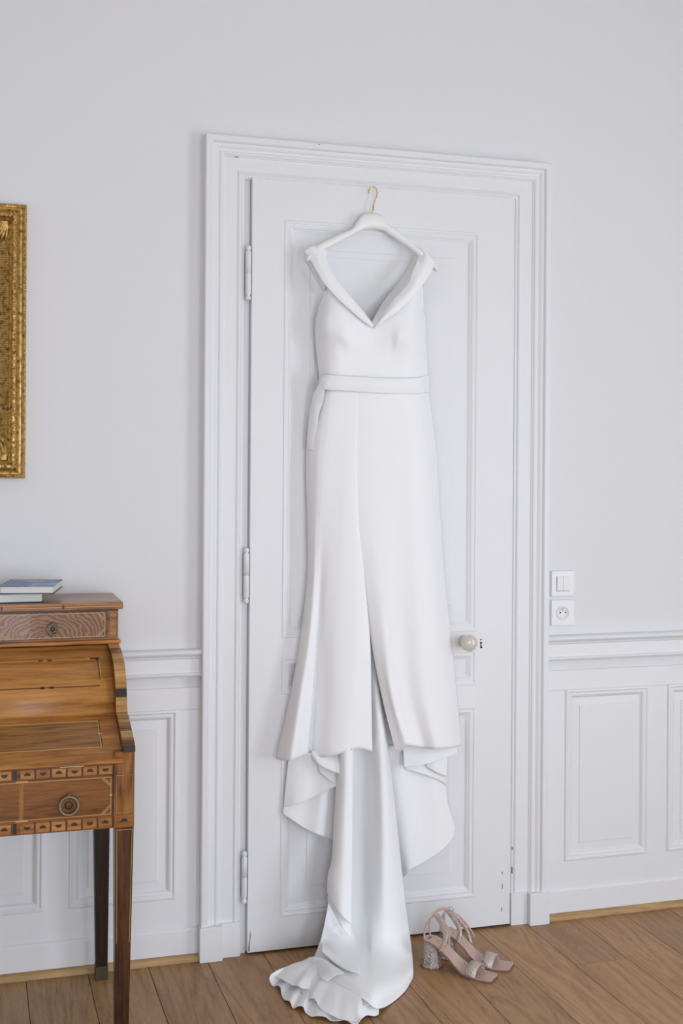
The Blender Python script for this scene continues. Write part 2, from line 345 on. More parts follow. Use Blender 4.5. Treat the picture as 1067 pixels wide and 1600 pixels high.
for (a, b_, c_, d_), mg in zip(PN, (0.082, 0.0, 0.082)):
    bm = bmesh.new(); frame_loops(bm, a, b_, c_, d_, DM); finish('panel_moulding', bm, M['paint'], door)
    bm = bmesh.new()
    if mg:  # fielded panel: sloping margin, crisp raised field
        pr = [(.028, 0.002), (.028, DF-.0110), (mg-.002, DF-.0085), (mg-.001, DF-.0062), (mg+.0005, DF-.0058)]
        if c_ > 0.5: pr += [(mg+.018, DF-.0058), (mg+.020, DF-.0050)]
        frame_loops(bm, a, b_, c_, d_, pr)
        e_ = pr[-1]; bm.faces.new([bm.verts.new(p) for p in ((a+e_[0], -e_[1], c_+e_[0]), (b_-e_[0], -e_[1], c_+e_[0]), (b_-e_[0], -e_[1], d_-e_[0]), (a+e_[0], -e_[1], d_-e_[0]))])
        bmesh.ops.remove_doubles(bm, verts=bm.verts, dist=1e-5); finish('panel', bm, M['paint'], door)
    else:
        box(bm, (a+.028, -(DF-.010), c_+.028), (b_-.028, -.002, d_-.028)); finish('panel', bm, M['paint'], door)
# shadow gap on the hinge side and chipped corner
bx('hinge_side_gap', (0.7946, -0.0065, 0.01), (0.7968, -0.001, 2.315), new_mat('shaded_gap', (.42, .42, .44), .8), door)
bm = bmesh.new()
v = [bm.verts.new(p) for p in ((.7985, -DF-.0004, .012), (.804, -DF-.0004, .012), (.8035, -DF-.0004, .03), (.807, -DF-.0004, .062), (.8045, -DF-.0004, .075), (.8025, -DF-.0004, .045), (.800, -DF-.0004, .03))]
bm.faces.new(v); o = finish('paint_chip', bm, M['chip'], door); s = o.modifiers.new('t', 'SOLIDIFY'); s.thickness = .0004
for z0, z1 in ((1.953, 2.117), (1.050, 1.216), (0.155, 0.311)):
    bm = bmesh.new(); r = .0085; zm = (z0+z1)/2
    pr = [(.001, z0), (.006, z0+.001), (.0085, z0+.007), (.0065, z0+.013), (.0055, z0+.015), (.0085, z0+.02), (r, zm-.002), (r, zm-.0008), (.0055, zm-.0006), (.0055, zm+.0006), (r, zm+.0008), (r, z1-.02), (.0055, z1-.015), (.0065, z1-.013), (.0085, z1-.007), (.006, z1-.001), (.001, z1)]
    lathe(bm, pr, (.7865, -.027, 0), 'z', 14); hg = finish('hinge', bm, M['paint'], door, True)
    bx('hinge_plate', (.779, -.021, z0+.02), (.7955, -.005, z1-.02), M['paint'], hg)
# knob and keyhole
bm = bmesh.new()
lathe(bm, [(.001, .0), (.017, .0), (.018, .003), (.012, .006), (.010, .010), (.0105, .022), (.016, .027), (.0235, .036), (.0262, .046), (.0250, .056), (.019, .063), (.010, .0665), (.001, .067)], (1.4835, -DF, 0.914), 'y', 28)
o = finish('door_knob', bm, M['porcelain'], door, True); o['label'] = 'round cream porcelain knob'
bm = bmesh.new(); lathe(bm, [(.001, 0), (.0035, 0), (.0035, .0008), (.001, .0008)], (1.544, -DF-.0003, .906), 'y', 10); box(bm, (1.5425, -DF-.001, .891), (1.5455, -DF, .904)); box(bm, (1.5415, -DF-.001, .8895), (1.5485, -DF, .8945))
o = finish('keyhole', bm, M['black'], door)
bm = bmesh.new(); lathe(bm, [(.001, 0), (.0022, 0), (.0022, .001), (.001, .001)], (1.5435, -DF-.0003, .916), 'y', 8); finish('keyhole_screw', bm, M['black'], door)
# little nail heads and a chip on the architrave top
for (x, y, wd) in ((492, 226, .0025), (363, 247.5, .006)):
    p = S(x, y, .043); bx('paint_chip', (p.x-wd, -.0432, p.z-.0012), (p.x+wd, -.0405, p.z+.0012), M['chip'], door)
for (x, y, hh) in ((808.5, 1322, .004), (808.5, 1356, .010), (791.5, 1359, .004), (792, 1380, .008), (791.5, 1416, .006), (850, 1356, .005), (826.5, 1397, .007)):
    p = S(x, y, .022); bx('paint_chip', (p.x-.0013, -.0315 if x < 800 else -.0245, p.z-hh), (p.x+.0008, -.01, p.z+hh), M['chip'], door)

# --- dado: boards, panels and rail, children of the wall
RM = [(-.003, 0), (-.003, .009), (0, .0135), (.005, .0142), (.008, .0120), (.010, .0105), (.016, .0108), (.021, .0085), (.0245, .0035), (.027, .0018), (.027, 0)]
def dado(xa, xb, panels, zt=0.803):
    bx('dado_rail', (xa, -.008, .738), (xb, 0, zt), M['paint'], wall, .001); bx('dado_rail', (xa, -.008, .095), (xb, 0, .185), M['paint'], wall, .001)
    edges = [xa]+[e for p in panels for e in p]+[xb]
    for k in range(0, len(edges), 2):
        if edges[k+1]-edges[k] > .003: bx('dado_stile', (edges[k], -.008, .1852), (edges[k+1], 0, .7378), M['paint'], wall)
    for (a, b_) in panels:
        bm = bmesh.new(); frame_loops(bm, a, b_, .185, .738, RM); finish('panel_moulding', bm, M['paint'], wall)
        bm = bmesh.new(); pr = [(.026, .0005), (.052, .0022), (.053, .0045), (.055, .005)]
        frame_loops(bm, a, b_, .185, .738, pr); e_ = pr[-1]
        bm.faces.new([bm.verts.new(p) for p in ((a+e_[0], -e_[1], .185+e_[0]), (b_-e_[0], -e_[1], .185+e_[0]), (b_-e_[0], -e_[1], .738-e_[0]), (a+e_[0], -e_[1], .738-e_[0]))])
        bmesh.ops.remove_doubles(bm, verts=bm.verts, dist=1e-5); finish('dado_panel', bm, M['paint'], wall)
    bm = bmesh.new()
    prism(bm, [(0, .836), (-.013, .836), (-.019, .8385), (-.0215, .843), (-.019, .8475), (-.013, .849), (-.0125, .888), (-.016, .891), (-.018, .896), (-.024, .901), (-.030, .9035), (-.032, .908), (-.030, .913), (-.024, .917), (0, .918)], xa, xb, 'x')
    finish('chair_rail', bm, M['paint'], wall)
dado(X0, 0.6545, [(-2.0, -1.614), (-1.62+.08, -1.234), (-1.242+.082, -.854), (-.78, -.480), (-.403, -.176), (-.102, .204), (.278, .584)][2:] )
dado(1.7765, X1, [(1.854, 2.156), (2.232, 2.535), (2.611, 2.913), (2.99, 3.29)])
for nm, xa, xb in (('baseboard_left', X0, 0.6495), ('baseboard_right', 1.7805, X1)):
    bm = bmesh.new(); prism(bm, [(0, 0), (-.016, 0), (-.016, .088), (-.013, .093), (-.009, .0965), (0, .0975)], xa, xb, 'x')
    o = finish(nm, bm, M['paint'], kind='structure')
for nm, xa, xb in (('trim_1', X0, 0.6495), ('trim_2', 1.7825, X1)):
    bm = bmesh.new(); prism(bm, [(-.0165, .0003)]+[(-.0165-.017*math.sin(a*PI/10), .0003+.019*math.cos(a*PI/10)) for a in range(6)], xa, xb, 'x')
    finish(nm, bm, M['oakx'], kind='structure')

# --- switch and socket
def plate(o, x, z):
    bm = bmesh.new(); box(bm, (x-.041, -.009, z-.042), (x+.041, -.0002, z+.042), .0028); finish('plate', bm, M['plastic'], o)
sw = empty('light_switch', (1.841, 0, 1.043), 'white double rocker light switch on the wall right of the door', 'switch')
plate(sw, 1.841, 1.085)
for xa, xb in ((1.8185, 1.8400), (1.8412, 1.8628)):
    bm = bmesh.new(); prism(bm, [(-.0092, 1.0625), (-.0105, 1.0625), (-.0140, 1.108), (-.0092, 1.108)], xa, xb, 'x'); finish('rocker', bm, M['plastic'], sw)
bm = bmesh.new(); box(bm, (1.8168, -.0094, 1.0605), (1.8645, -.009, 1.0622)); box(bm, (1.8168, -.0094, 1.0605), (1.8182, -.009, 1.110)); box(bm, (1.8401, -.0099, 1.062), (1.8411, -.0094, 1.108)); finish('rocker_gap', bm, new_mat('soft_gap', (.35, .35, .37), .7), sw)
so = empty('power_outlet', (1.841, 0, .948), 'white round-recessed power outlet directly below the light switch', 'outlet')
plate(so, 1.841, .990)
bm = bmesh.new(); lathe(bm, [(.0235, 0), (.0235, .0018), (.0215, .0026), (.0198, .0015), (.0192, .0002), (.001, .0002)], (1.841, -.009, .990), 'y', 28); finish('socket_ring', bm, M['plastic'], so, True)
for dx in (-.0095, .0095):
    bm = bmesh.new(); lathe(bm, [(.001, 0), (.0027, 0), (.0027, .0006), (.001, .0006)], (1.841+dx, -.0092, .991), 'y', 10); finish('pin_hole', bm, M['black'], so)
bm = bmesh.new(); lathe(bm, [(.001, 0), (.0024, 0), (.0024, .008), (.001, .009)], (1.841, -.0093, 1.0015), 'y', 10); finish('earth_pin', bm, M['chrome'], so)

# ================================================================ THE HANGER
hang = empty('clothes_hanger', tuple(S(577, 333, .045)), 'broad white contoured hanger with a gold hook over the door', 'hanger')
UP = [(473, 404), (478, 396), (489, 384.5), (518, 369), (543, 357.5), (552, 346), (561, 334.5), (577, 332), (592, 336), (601, 349), (624, 364), (647, 385), (665, 399), (678.5, 414)]
LO = [(475, 411), (484, 406), (499, 393), (522, 381), (545, 368), (555, 362.5), (565, 358.5), (580, 357.3), (593, 360), (601, 364.5), (624, 380), (646, 396), (662, 409), (677, 423)]
DC = [.075, .075, .07, .062, .055, .052, .05, .05, .05, .052, .055, .065, .072, .075]
rows = []
for (a, b_, dd) in zip(UP, LO, DC):
    u, l_ = S(a[0], a[1], dd), S(b_[0], b_[1], dd); c_ = (u+l_)/2; hv = (u-l_)/2
    rows.append([c_+hv*math.copysign(abs(math.cos(k*PI/6))**.8, math.cos(k*PI/6))+Vector((0, -.011*math.sin(k*PI/6), 0)) for k in range(12)])
st = [[crom([r[k] for r in rows], i/59) for k in range(12)] for i in range(60)]
bm = bmesh.new(); R = grid_faces(bm, st, closed_u=True); bm.faces.new(R[0][::-1]); bm.faces.new(R[-1]); bmesh.ops.recalc_face_normals(bm, faces=bm.faces)
finish('hanger_body', bm, M['satinw'], hang, True)
hk = [S(577.5, 336, .05), S(577.3, 326, .05), S(578, 318, .05), S(580.5, 311, .05), S(583, 304, .049), S(582.5, 296, .048), S(578.5, 291.3, .047), S(573.5, 292.3, .047), S(570.5, 297, .047), S(570, 302, .047)]
bm = bmesh.new(); tube(bm, smoothpts(hk, 40), .0019, 10); finish('hook', bm, M['gold'], hang, True)
bm = bmesh.new(); tube(bm, [S(577.5, 336, .05), S(577.4, 321, .05)], .0024, 10); finish('hook_collar', bm, M['gold'], hang, True)

# ================================================================ THE DRESS
dress = empty('wedding_dress', tuple(FL(590, 1530, 0)), 'long white off-shoulder wedding dress with train, hanging on the door', 'dress')
# bodice front
cloth('bodice', [
 [(505,446,.075),(494,484,.050),(489,508,.040),(491,545,.040),(497,592,.045)],
 [(511,450,.095),(506,486,.095),(503,512,.100),(505,545,.085),(510,592,.085)],
 [(522,462,.106),(520,492,.113),(519,518,.119),(522,548,.106),(524,592,.100)],
 [(538,474,.110),(537,502,.119),(537,526,.127),(537,552,.106),(538,592,.104)],
 [(556,488,.110),(555,508,.114),(553,530,.111),(553,560,.103),(554,592,.106)],
 [(580,507,.106),(580,520,.104),(580,538,.102),(580,565,.104),(580,592,.108)],
 [(602,492,.110),(604,508,.114),(606,530,.112),(606,560,.103),(606,592,.107)],
 [(622,478,.110),(622,502,.119),(622,528,.127),(622,552,.106),(622,592,.104)],
 [(640,460,.104),(640,490,.111),(640,518,.117),(640,548,.104),(638,592,.098)],
 [(651,446,.090),(652,484,.080),(653,512,.084),(654,548,.074),(655,592,.076)],
 [(657,444,.070),(659,480,.045),(663,508,.036),(664,545,.036),(667,592,.042)]], dress, 90, 60)
cloth('bodice_back', [
 [(487,470,.022),(478,505,.020),(486,545,.020),(494,610,.026)],
 [(520,500,.020),(520,520,.020),(520,560,.020),(520,610,.022)],
 [(580,515,.020),(580,535,.020),(580,565,.020),(580,610,.020)],
 [(630,500,.020),(630,520,.020),(630,560,.020),(630,610,.022)],
 [(655,460,.022),(661,505,.020),(663,545,.020),(665,610,.026)]], dress, 30, 24)
def edge_strip(name, pts, dr, r=.0012, par=None):   # thin rolled edge / seam
    bm = bmesh.new(); tube(bm, smoothpts([P3(p) for p in pts], dr), r, 6); return finish(name, bm, M['fabric'], par or dress, True)
# collar bands: outer edge, crown, inner edge
oL = [(470,393,.070),(480,406.5,.086),(493,428,.108),(505,446,.120),(526,468.5,.127),(552,491.5,.127),(577,511,.118)]
iL = [(497,384,.050),(505,390,.060),(506,405,.085),(517,428.5,.105),(539,457,.118),(560,481,.120),(581.5,508,.113)]
mL = [(482,386,.078),(491,395,.088),(499,416,.106),(511,437,.122),(533,462.5,.130),(556,486,.130),(579,509.5,.120)]
cloth('collar', [oL, mL, iL], dress, 24, 70, label='left half of the wide folded collar')
oR = [(668,397,.062),(674.5,409,.082),(668,425,.100),(655,445.5,.118),(643,460.5,.126),(621,483,.128),(598,500,.125),(582,513,.116)]
iR = [(644,384,.050),(648,396,.060),(646,408,.085),(640.5,422.5,.100),(633,442,.112),(612.5,466,.118),(594.5,490,.118),(580.5,512,.112)]
mR = [(657,388,.078),(662,399,.088),(658,415,.102),(649,433,.116),(639,451,.127),(617,474.5,.131),(596.5,495,.129),(582,512.5,.119)]
cloth('collar', [oR, mR, iR], dress, 24, 70, label='right half of the wide folded collar')
# facing seen inside the right half, and behind the left half
cloth('collar_facing', [[(647,398,.062),(645.5,409,.083),(640,423,.098),(632.5,442,.110),(612,466,.116),(594,490,.116),(580.5,511,.110)],
                        [(640,398,.040),(638,409,.045),(629,424,.05),(615,444,.056),(598,466,.07),(585,488,.09),(578.5,502,.106)]], dress, 8, 40, 'lining')
cloth('collar_facing', [[(472,399,.058),(482,413,.07),(494,434,.09),(504,450,.105)],
                        [(474,410,.040),(483,424,.040),(494,444,.042),(503,459,.046)]], dress, 6, 30, 'lining')
# armhole strap edge on the right
edge_strip('strap', [(655,448,.075),(655.5,460,.07),(657,474,.06),(660,486,.05)], 16, .0018)
edge_strip('strap', [(505,446,.075),(503,457,.066),(498,471,.056),(492,486,.05)], 16, .0014)
# belt
cloth('belt', [
 [(497,592,.050),(496,600,.048),(496,611,.048)],
 [(505,586.5,.092),(502,598,.098),(501,609,.094)],
 [(520,586.5,.112),(520,598,.118),(520,610,.112)],
 [(550,588,.118),(550,599,.125),(550,611.5,.118)],
 [(600,590,.119),(600,601,.126),(600,614,.119)],
 [(646,589,.104),(646,601,.108),(646,613.5,.103)],
 [(660,586,.070),(660,598,.072),(660,612,.070)],
 [(668.5,583,.040),(668.5,597,.040),(668.5,611,.040)]], dress, 60, 16, thick=.003)
cloth('sash', [
 [(503,590,.100),(490,612,.070),(484,635,.055),(480.5,665,.050),(478.5,703,.048)],
 [(506,592,.106),(497,618,.088),(490,640,.078),(488,668,.072),(486,704,.070)],
 [(507,600,.104),(503,628,.095),(497,648,.086),(495,672,.080),(495.5,702,.076)]], dress, 14, 40, label='short loose sash end hanging at the waist')
# skirt
Y6 = (608, 700, 806, 900, 1000, 1090)
def rail(xs, ds, end): return [(x, y, d) for x, y, d in zip(xs, Y6, ds)]+[end]
cloth('skirt_panel', [
 rail((496,478.5,481,482.5,472,457.5), (.030,.028,.028,.028,.030,.034), (437.5,1186,.036)),
 rail((500,484,485,487,476,463), (.056,.058,.056,.056,.062,.070), (445,1189,.080)),
 rail((506,494,492,492,486,474), (.085,.085,.082,.082,.090,.104), (461,1189.5,.118)),
 rail((514,504,499,498,494,486), (.098,.097,.092,.086,.084,.086), (477,1184,.090)),
 rail((522,514,508,504,500,496), (.103,.103,.098,.088,.074,.060), (491,1179,.050)),
 rail((532,526,522,516,508,503), (.107,.107,.106,.102,.092,.080), (499,1183,.076)),
 rail((542,540,539,536,530,525), (.109,.112,.115,.115,.114,.112), (520,1182.5,.112)),
 rail((549,550,552,556,556,552), (.110,.114,.118,.120,.122,.124), (546,1175,.126)),
 rail((554,556,558,566,571,571), (.111,.114,.117,.118,.116,.115), (568,1169.5,.114)),
 rail((557,558,561,571,581.5,585), (.1105,.1125,.1125,.110,.104,.100), (587.5,1173.5,.098))], dress, 110, 90, label='left front skirt panel beside the long slit')
cloth('skirt_panel', [
 rail((550,550,553,567,583,602), (.1085,.110,.108,.103,.098,.098), (624,1173,.098)),
 rail((560,562,566,578,592,611), (.111,.1145,.117,.115,.113,.113), (633,1172,.113)),
 rail((572,575,582,592,604,618), (.113,.118,.122,.124,.127,.129), (640,1163,.130)),
 rail((590,594,600,606,614,628), (.114,.119,.122,.124,.124,.122), (650,1164,.118)),
 rail((612,618,624,628,634,646), (.113,.118,.119,.118,.116,.114), (668,1167,.112)),
 rail((632,642,648,654,660,670), (.108,.116,.118,.120,.124,.128), (688,1168,.132)),
 rail((648,660,667,675,684,694), (.092,.100,.104,.106,.108,.110), (706,1167,.112)),
 rail((659,671,679,687,698,708), (.065,.072,.075,.076,.078,.080), (718,1165,.082)),
 rail((667.5,681,689,697,709,719), (.036,.034,.034,.034,.034,.036), (727,1162,.040))], dress, 100, 90, label='right front skirt panel beside the long slit')
cloth('skirt_back', [
 rail((497,480,482,483,474,462), (.024,)*6, (452,1180,.030)),
 rail((540,530,530,530,525,515), (.020,)*6, (510,1180,.034)),
 rail((590,590,590,590,590,590), (.020,)*6, (590,1180,.034)),
 rail((640,650,650,655,660,665), (.020,)*6, (670,1175,.034)),
 rail((666,680,688,696,706,714), (.024,)*6, (716,1172,.032))], dress, 24, 40)
# hanging back hem, left
cloth('back_hem', [
 [(457,1180,.040),(456,1192,.040),(453,1225,.040),(450,1262,.042)],
 [(475,1180,.052),(475,1200,.054),(472,1230,.058),(469,1258,.064)],
 [(495,1176,.060),(496,1200,.060),(493,1228,.064),(490,1249,.070)],
 [(533,1176,.056),(534,1196,.056),(533,1212,.060),(532,1228,.066)]], dress, 40, 30, label='left fold of the back hem')
cloth('back_hem', [
 [(449.5,1263,.040),(449,1268,.040),(450,1273,.042)],
 [(470,1254,.050),(466,1268,.052),(465,1283,.056)],
 [(490,1246,.052),(487,1270,.056),(484,1295,.064)],
 [(512,1236,.046),(510,1265,.050),(507,1305.5,.058)],
 [(534,1226,.036),(533,1265,.036),(531,1313,.044)]], dress, 40, 30, label='lower left fold of the back hem')
cloth('hem_curl', [
 [(493,1174,.068),(493,1178,.068),(493,1181,.070)],
 [(503,1174,.074),(501,1184,.088),(503,1194,.092)],
 [(522,1172,.080),(520,1188,.098),(519,1202.5,.106)],
 [(540,1170,.084),(540,1188,.104),(537,1209,.114)],
 [(556,1168,.086),(555,1184,.100),(551,1211.5,.110)]], dress, 30, 18, label='curled hem edge at the left')
cloth('hem_curl', [
 [(503,1190,.070),(504,1197,.072),(506,1206,.078)],
 [(520,1194,.074),(517,1205,.078),(516,1215,.086)],
 [(538,1204,.080),(534,1212,.082),(531.5,1226,.090)],
 [(552,1208,.092),(548,1213,.090),(533,1226.5,.092)]], dress, 24, 14, label='inner curled hem edge at the left')
# hanging back hem, right
cloth('back_hem', [
 [(598,1165,.038),(606,1225,.038),(618,1290,.040),(640,1369,.050)],
 [(625,1165,.050),(631,1225,.056),(640,1290,.060),(649,1359,.066)],
 [(655,1190,.044),(660,1235,.050),(667,1290,.056),(670,1347,.062)],
 [(685,1205,.052),(687,1245,.058),(692,1285,.060),(695,1330,.062)],
 [(699,1222,.044),(702,1245,.044),(709,1275,.044),(713,1311,.046)],
 [(703,1224,.034),(706,1250,.034),(713,1272,.034),(718.5,1291,.036)]], dress, 50, 50, label='large right fold of the back hem')
cloth('hem_curl', [
 [(634,1160,.070),(636,1178,.076),(637,1197.5,.084)],
 [(655,1160,.076),(656,1178,.086),(657,1195.5,.096)],
 [(675,1160,.076),(676,1176,.090),(677,1190.5,.098)],
 [(700,1160,.064),(700,1172,.074),(701,1182,.080)],
 [(721,1160,.046),(721,1168,.048),(721,1174,.050)]], dress, 30, 18, label='curled hem edge at the right')
cloth('hem_curl', [
 [(637,1190,.050),(638,1195,.056),(640,1200,.060)],
 [(665,1185,.052),(668,1197,.060),(672,1209,.066)],
 [(692,1172,.044),(695,1190,.050),(696,1219,.056)],
 [(706,1172,.036),(706,1195,.036),(703,1226,.038)]], dress, 24, 16, label='inner curled hem edge at the right')
cloth('hem_curl', [
 [(671,1186,.060),(672,1190,.062),(672,1196,.064)],
 [(688,1182,.066),(688,1192,.072),(687,1204,.074)],
 [(706,1178,.050),(706,1190,.054),(705,1213,.056)]], dress, 16, 12, label='small folded hem corner at the right')
# train: main fall from the slit to the floor
cloth('train', [
 [(572,960,.050),(563,1060,.052),(545,1170,.062),(534,1290,.080),(524,1395,.110),(513,1460,.150),(502,1494,'z',.040),(498,1504,'z',.044)],
 [(574,960,.050),(567,1060,.050),(553,1170,.056),(546,1290,.066),(545,1395,.100),(538,1462,.160),(528,1508,'z',.062),(522,1526,'z',.050)],
 [(576,960,.050),(572,1060,.050),(562,1170,.052),(560,1290,.060),(563,1395,.092),(566,1468,.160),(560,1522,'z',.064),(556,1546,'z',.048)],
 [(578,960,.052),(577,1060,.054),(574,1170,.058),(574,1290,.070),(579,1395,.110),(583,1473,.185),(583,1534,'z',.060),(581,1562,'z',.040)],
 [(581,960,.056),(583,1060,.066),(587,1170,.084),(590,1290,.112),(591,1395,.158),(592,1478,.220),(598,1540,'z',.056),(600,1575,'z',.022)],
 [(584,960,.058),(590,1060,.076),(599,1170,.110),(605,1290,.148),(608,1395,.188),(612,1480,.232),(617,1538,'z',.045),(619,1569,'z',.004)],
 [(586,960,.054),(595,1060,.072),(607,1170,.106),(618,1290,.140),(626,1395,.176),(634,1482,.220),(640,1528,'z',.028),(643,1548,'z',.003)],
 [(588,960,.040),(598,1060,.048),(613.5,1173,.072),(628,1291,.098),(640.5,1395,.140),(652.5,1476,.195),(655.8,1512,'z',.022),(656,1526,'z',.003)]], dress, 100, 130, label='train falling through the slit to the floor')
cloth('train_fold', [
 [(534,1165,.075),(533,1224,.080),(529,1291,.100),(527,1345,.120),(523,1375,.130),(521,1408,.140)],
 [(540,1165,.100),(538,1226,.112),(536,1296,.132),(534,1352,.152),(531,1392,.162),(532,1428,.172)],
 [(549,1165,.112),(548,1228,.128),(547,1300,.150),(545,1362,.172),(544,1408,.184),(544,1449,.194)],
 [(558,1165,.108),(558.3,1230,.124),(558.3,1305,.146),(558.5,1368,.170),(558.5,1420,.186),(557.5,1466,.196)]], dress, 24, 60, label='under layer of the narrow front fold of the train')
cloth('train_fold', [
 [(533,1160,.085),(532,1224,.090),(529,1291,.112),(527,1340,.132),(521,1368,.142),(520,1394,.150)],
 [(539,1160,.112),(538,1226,.122),(535.5,1291,.144),(533,1345,.166),(529,1378,.176),(530.5,1415,.184)],
 [(548,1160,.124),(547,1228,.140),(546,1294,.162),(545,1352,.186),(543,1392,.198),(543,1431,.206)],
 [(557,1160,.118),(558,1228,.134),(558.5,1298,.158),(558.8,1358,.182),(558.8,1402,.196),(558.8,1444.5,.206)]], dress, 24, 60, label='narrow front fold of the train')
# pooled layers on the boards: inner line, middle, hem line
def pool(name, inner, hem, hz, hi, label, nu=120, nv=18, lift=.006):
    n_ = len(hem); rails = []
    for k in range(n_):
        f = k/(n_-1); ip = crom([FL(a, b_, hi) for a, b_ in inner], f); hp = FL(hem[k][0], hem[k][1], hz[k] if isinstance(hz, (list, tuple)) else hz)
        m1 = ip.lerp(hp, .45); m1.z = (ip.z*.55+hp.z*.45)+lift*(.85+.15*math.sin(k*1.9)); m2 = ip.lerp(hp, .85); m2.z = hp.z+lift*(.8+.2*math.sin(k*1.9+.5)); rails.append([ip, m1, m2, hp])
    rows = loft(rails, nu, nv)
    for r in rows:
        for p in r: p.z = max(p.z, .0025)
    bm = bmesh.new(); grid_faces(bm, rows); bmesh.ops.recalc_face_normals(bm, faces=bm.faces)
    if sum(f.normal.z for f in bm.faces) < 0: bmesh.ops.reverse_faces(bm, faces=bm.faces)
    o = finish(name, bm, M['fabric'], dress, True); s_ = o.modifiers.new('thickness', 'SOLIDIFY'); s_.thickness = .0018; s_.offset = 0
    o['label'] = label; return o
hA = [(481,1504),(481,1513),(470,1517),(450,1520),(436,1523),(431.5,1531),(437,1542),(444,1541),(449,1544),(451,1556),(455,1563),(464,1566),(469,1576),(477,1573),(485,1574),(489,1583),(497,1588.5),(508,1588),(520,1589),(529,1595),(541,1595),(552,1593),(558,1597),(568,1601),(576,1592),(585,1586),(597,1587),(603,1584)]
zA = [.02,.004,.012,.02,.03,.022,.004,.010,.014,.004,.004,.012,.004,.012,.014,.004,.004,.010,.012,.004,.006,.012,.008,.004,.012,.010,.004,.006]
pool('train_hem', [(515,1492),(512,1500),(505,1512),(520,1530),(560,1550),(605,1560)], hA, zA, .03, 'lowest rippled layer of the train on the boards', 170)
hB = [(470,1536),(478,1545),(484,1553),(489,1561),(496,1560),(503,1562),(509,1572),(517,1581),(528,1586),(540,1591.5),(552,1594),(566,1596),(572,1591),(580,1585)]
pool('train_hem', [(500,1512),(520,1525),(545,1540),(575,1556)], hB, [.028,.022,.020,.018,.026,.028,.022,.018,.018,.016,.016,.016,.022,.024], .05, 'middle rippled layer of the train', 110)
hC = [(433,1524),(450,1531),(466,1540),(476,1541),(484,1545),(500,1545),(514,1547),(532,1548.5),(541,1554),(551,1561),(560,1561.5),(569,1569),(578,1572.5),(590,1569),(597,1569.5),(601,1576)]
pool('train_hem', [(496,1499),(506,1502),(525,1514),(548,1524),(572,1536),(588,1552)], hC, [.022,.028,.030,.036,.032,.030,.034,.036,.034,.030,.034,.028,.026,.030,.026,.012], .052, 'upper rippled layer of the train', 120)
hE = [(484,1502),(481,1508),(484,1514),(500,1512),(506,1518),(512,1528),(521,1533)]
pool('train_hem', [(500,1497),(505,1497),(512,1498),(520,1500),(530,1508),(540,1514),(548,1520)], hE, [.03,.02,.02,.045,.05,.055,.055], .075, 'small back ripple of the train by the door', 50, lift=.006)
cloth('train_fold', [
 [(519,1440,.120),(513,1474,.165),(513,1487,'z',.080)],
 [(531,1440,.130),(529,1478,.190),(534,1505,'z',.076)],
 [(545,1440,.128),(549,1482,.190),(552,1515,'z',.078)],
 [(555,1440,.125),(568,1488,.198),(573,1521,'z',.076)]], dress, 30, 24, label='short fold lying over the pooled train')

# ================================================================ THE DESK
DX1, DX0 = .383, -.545; DYF, DYB = -.615, -.045
CXD = (DX0+DX1)/2
desk = empty('writing_desk', (CXD, (DYF+DYB)/2, 0), 'antique inlaid walnut cylinder desk with brass ring pulls against the panelled wall', 'desk')
def db(name, a, b_, m_, par=None, bev=.0008, label=None):
    o = bx(name, a, b_, M[m_], par or desk, bev)
    if label: o['label'] = label
    return o
# upper case with three small drawers
db('top_board', (DX0-.011, -.272, 1.071), (DX1+.011, -.02, 1.090), 'walnut', bev=.0015)
yf = -.2725
for k in range(6):
    xa, xb = DX1+.009-k*.158, DX1+.009-(k+1)*.158+.006
    o = db('edge_inlay', (xa-.002, yf-.0006, 1.0785), (max(xb, DX0-.009), yf+.0002, 1.0805), 'inlay', bev=0)
    db('edge_inlay', (xb-.0055, yf-.0006, 1.074), (xb-.0015, yf+.0002, 1.086), 'ebony', bev=0)
db('upper_case', (DX0, -.258, .989), (DX1, -.03, 1.071), 'walnut')
db('case_moulding', (DX0-.006, -.272, .978), (DX1+.006, -.03, .989), 'walnut', bev=.003)
db('upper_case_rail', (DX0, -.2605, 1.0665), (DX1, -.258, 1.071), 'ebony', bev=0)
def ring_pull(par, x, y, z, R):
    bm = bmesh.new()
    lathe(bm, [(.001, 0), (R*.42, 0), (R*.40, .0010), (R*.25, .0016), (.001, .0018)], (x, y, z-R*.05), 'y', 18); pl = finish('pull_rose', bm, M['brassdark'], par, True)
    bm = bmesh.new(); lathe(bm, [(.001, .001), (R*.26, .001), (R*.30, .004), (R*.24, .008), (.001, .010)], (x, y, z+R*.95), 'y', 14); finish('pull_boss', bm, M['brass'], par, True)
    bm = bmesh.new(); nn = 44; tr = R*.155
    rows = []
    for i_ in range(nn):
        a = i_*2*PI/nn; c_ = Vector((x+math.cos(a)*R*.92, y-.0065-.002, z+math.sin(a)*R*.92)); rr = tr*(1+.22*(i_ % 2))
        rad = Vector((math.cos(a), 0, math.sin(a)))
        rows.append([c_+rad*math.cos(b2*PI/4)*rr+Vector((0, 1, 0))*math.sin(b2*PI/4)*rr for b2 in range(8)])
    grid_faces(bm, rows, closed_u=True, closed_v=True); bmesh.ops.recalc_face_normals(bm, faces=bm.faces)
    finish('ring_pull', bm, M['brass'], par, True)
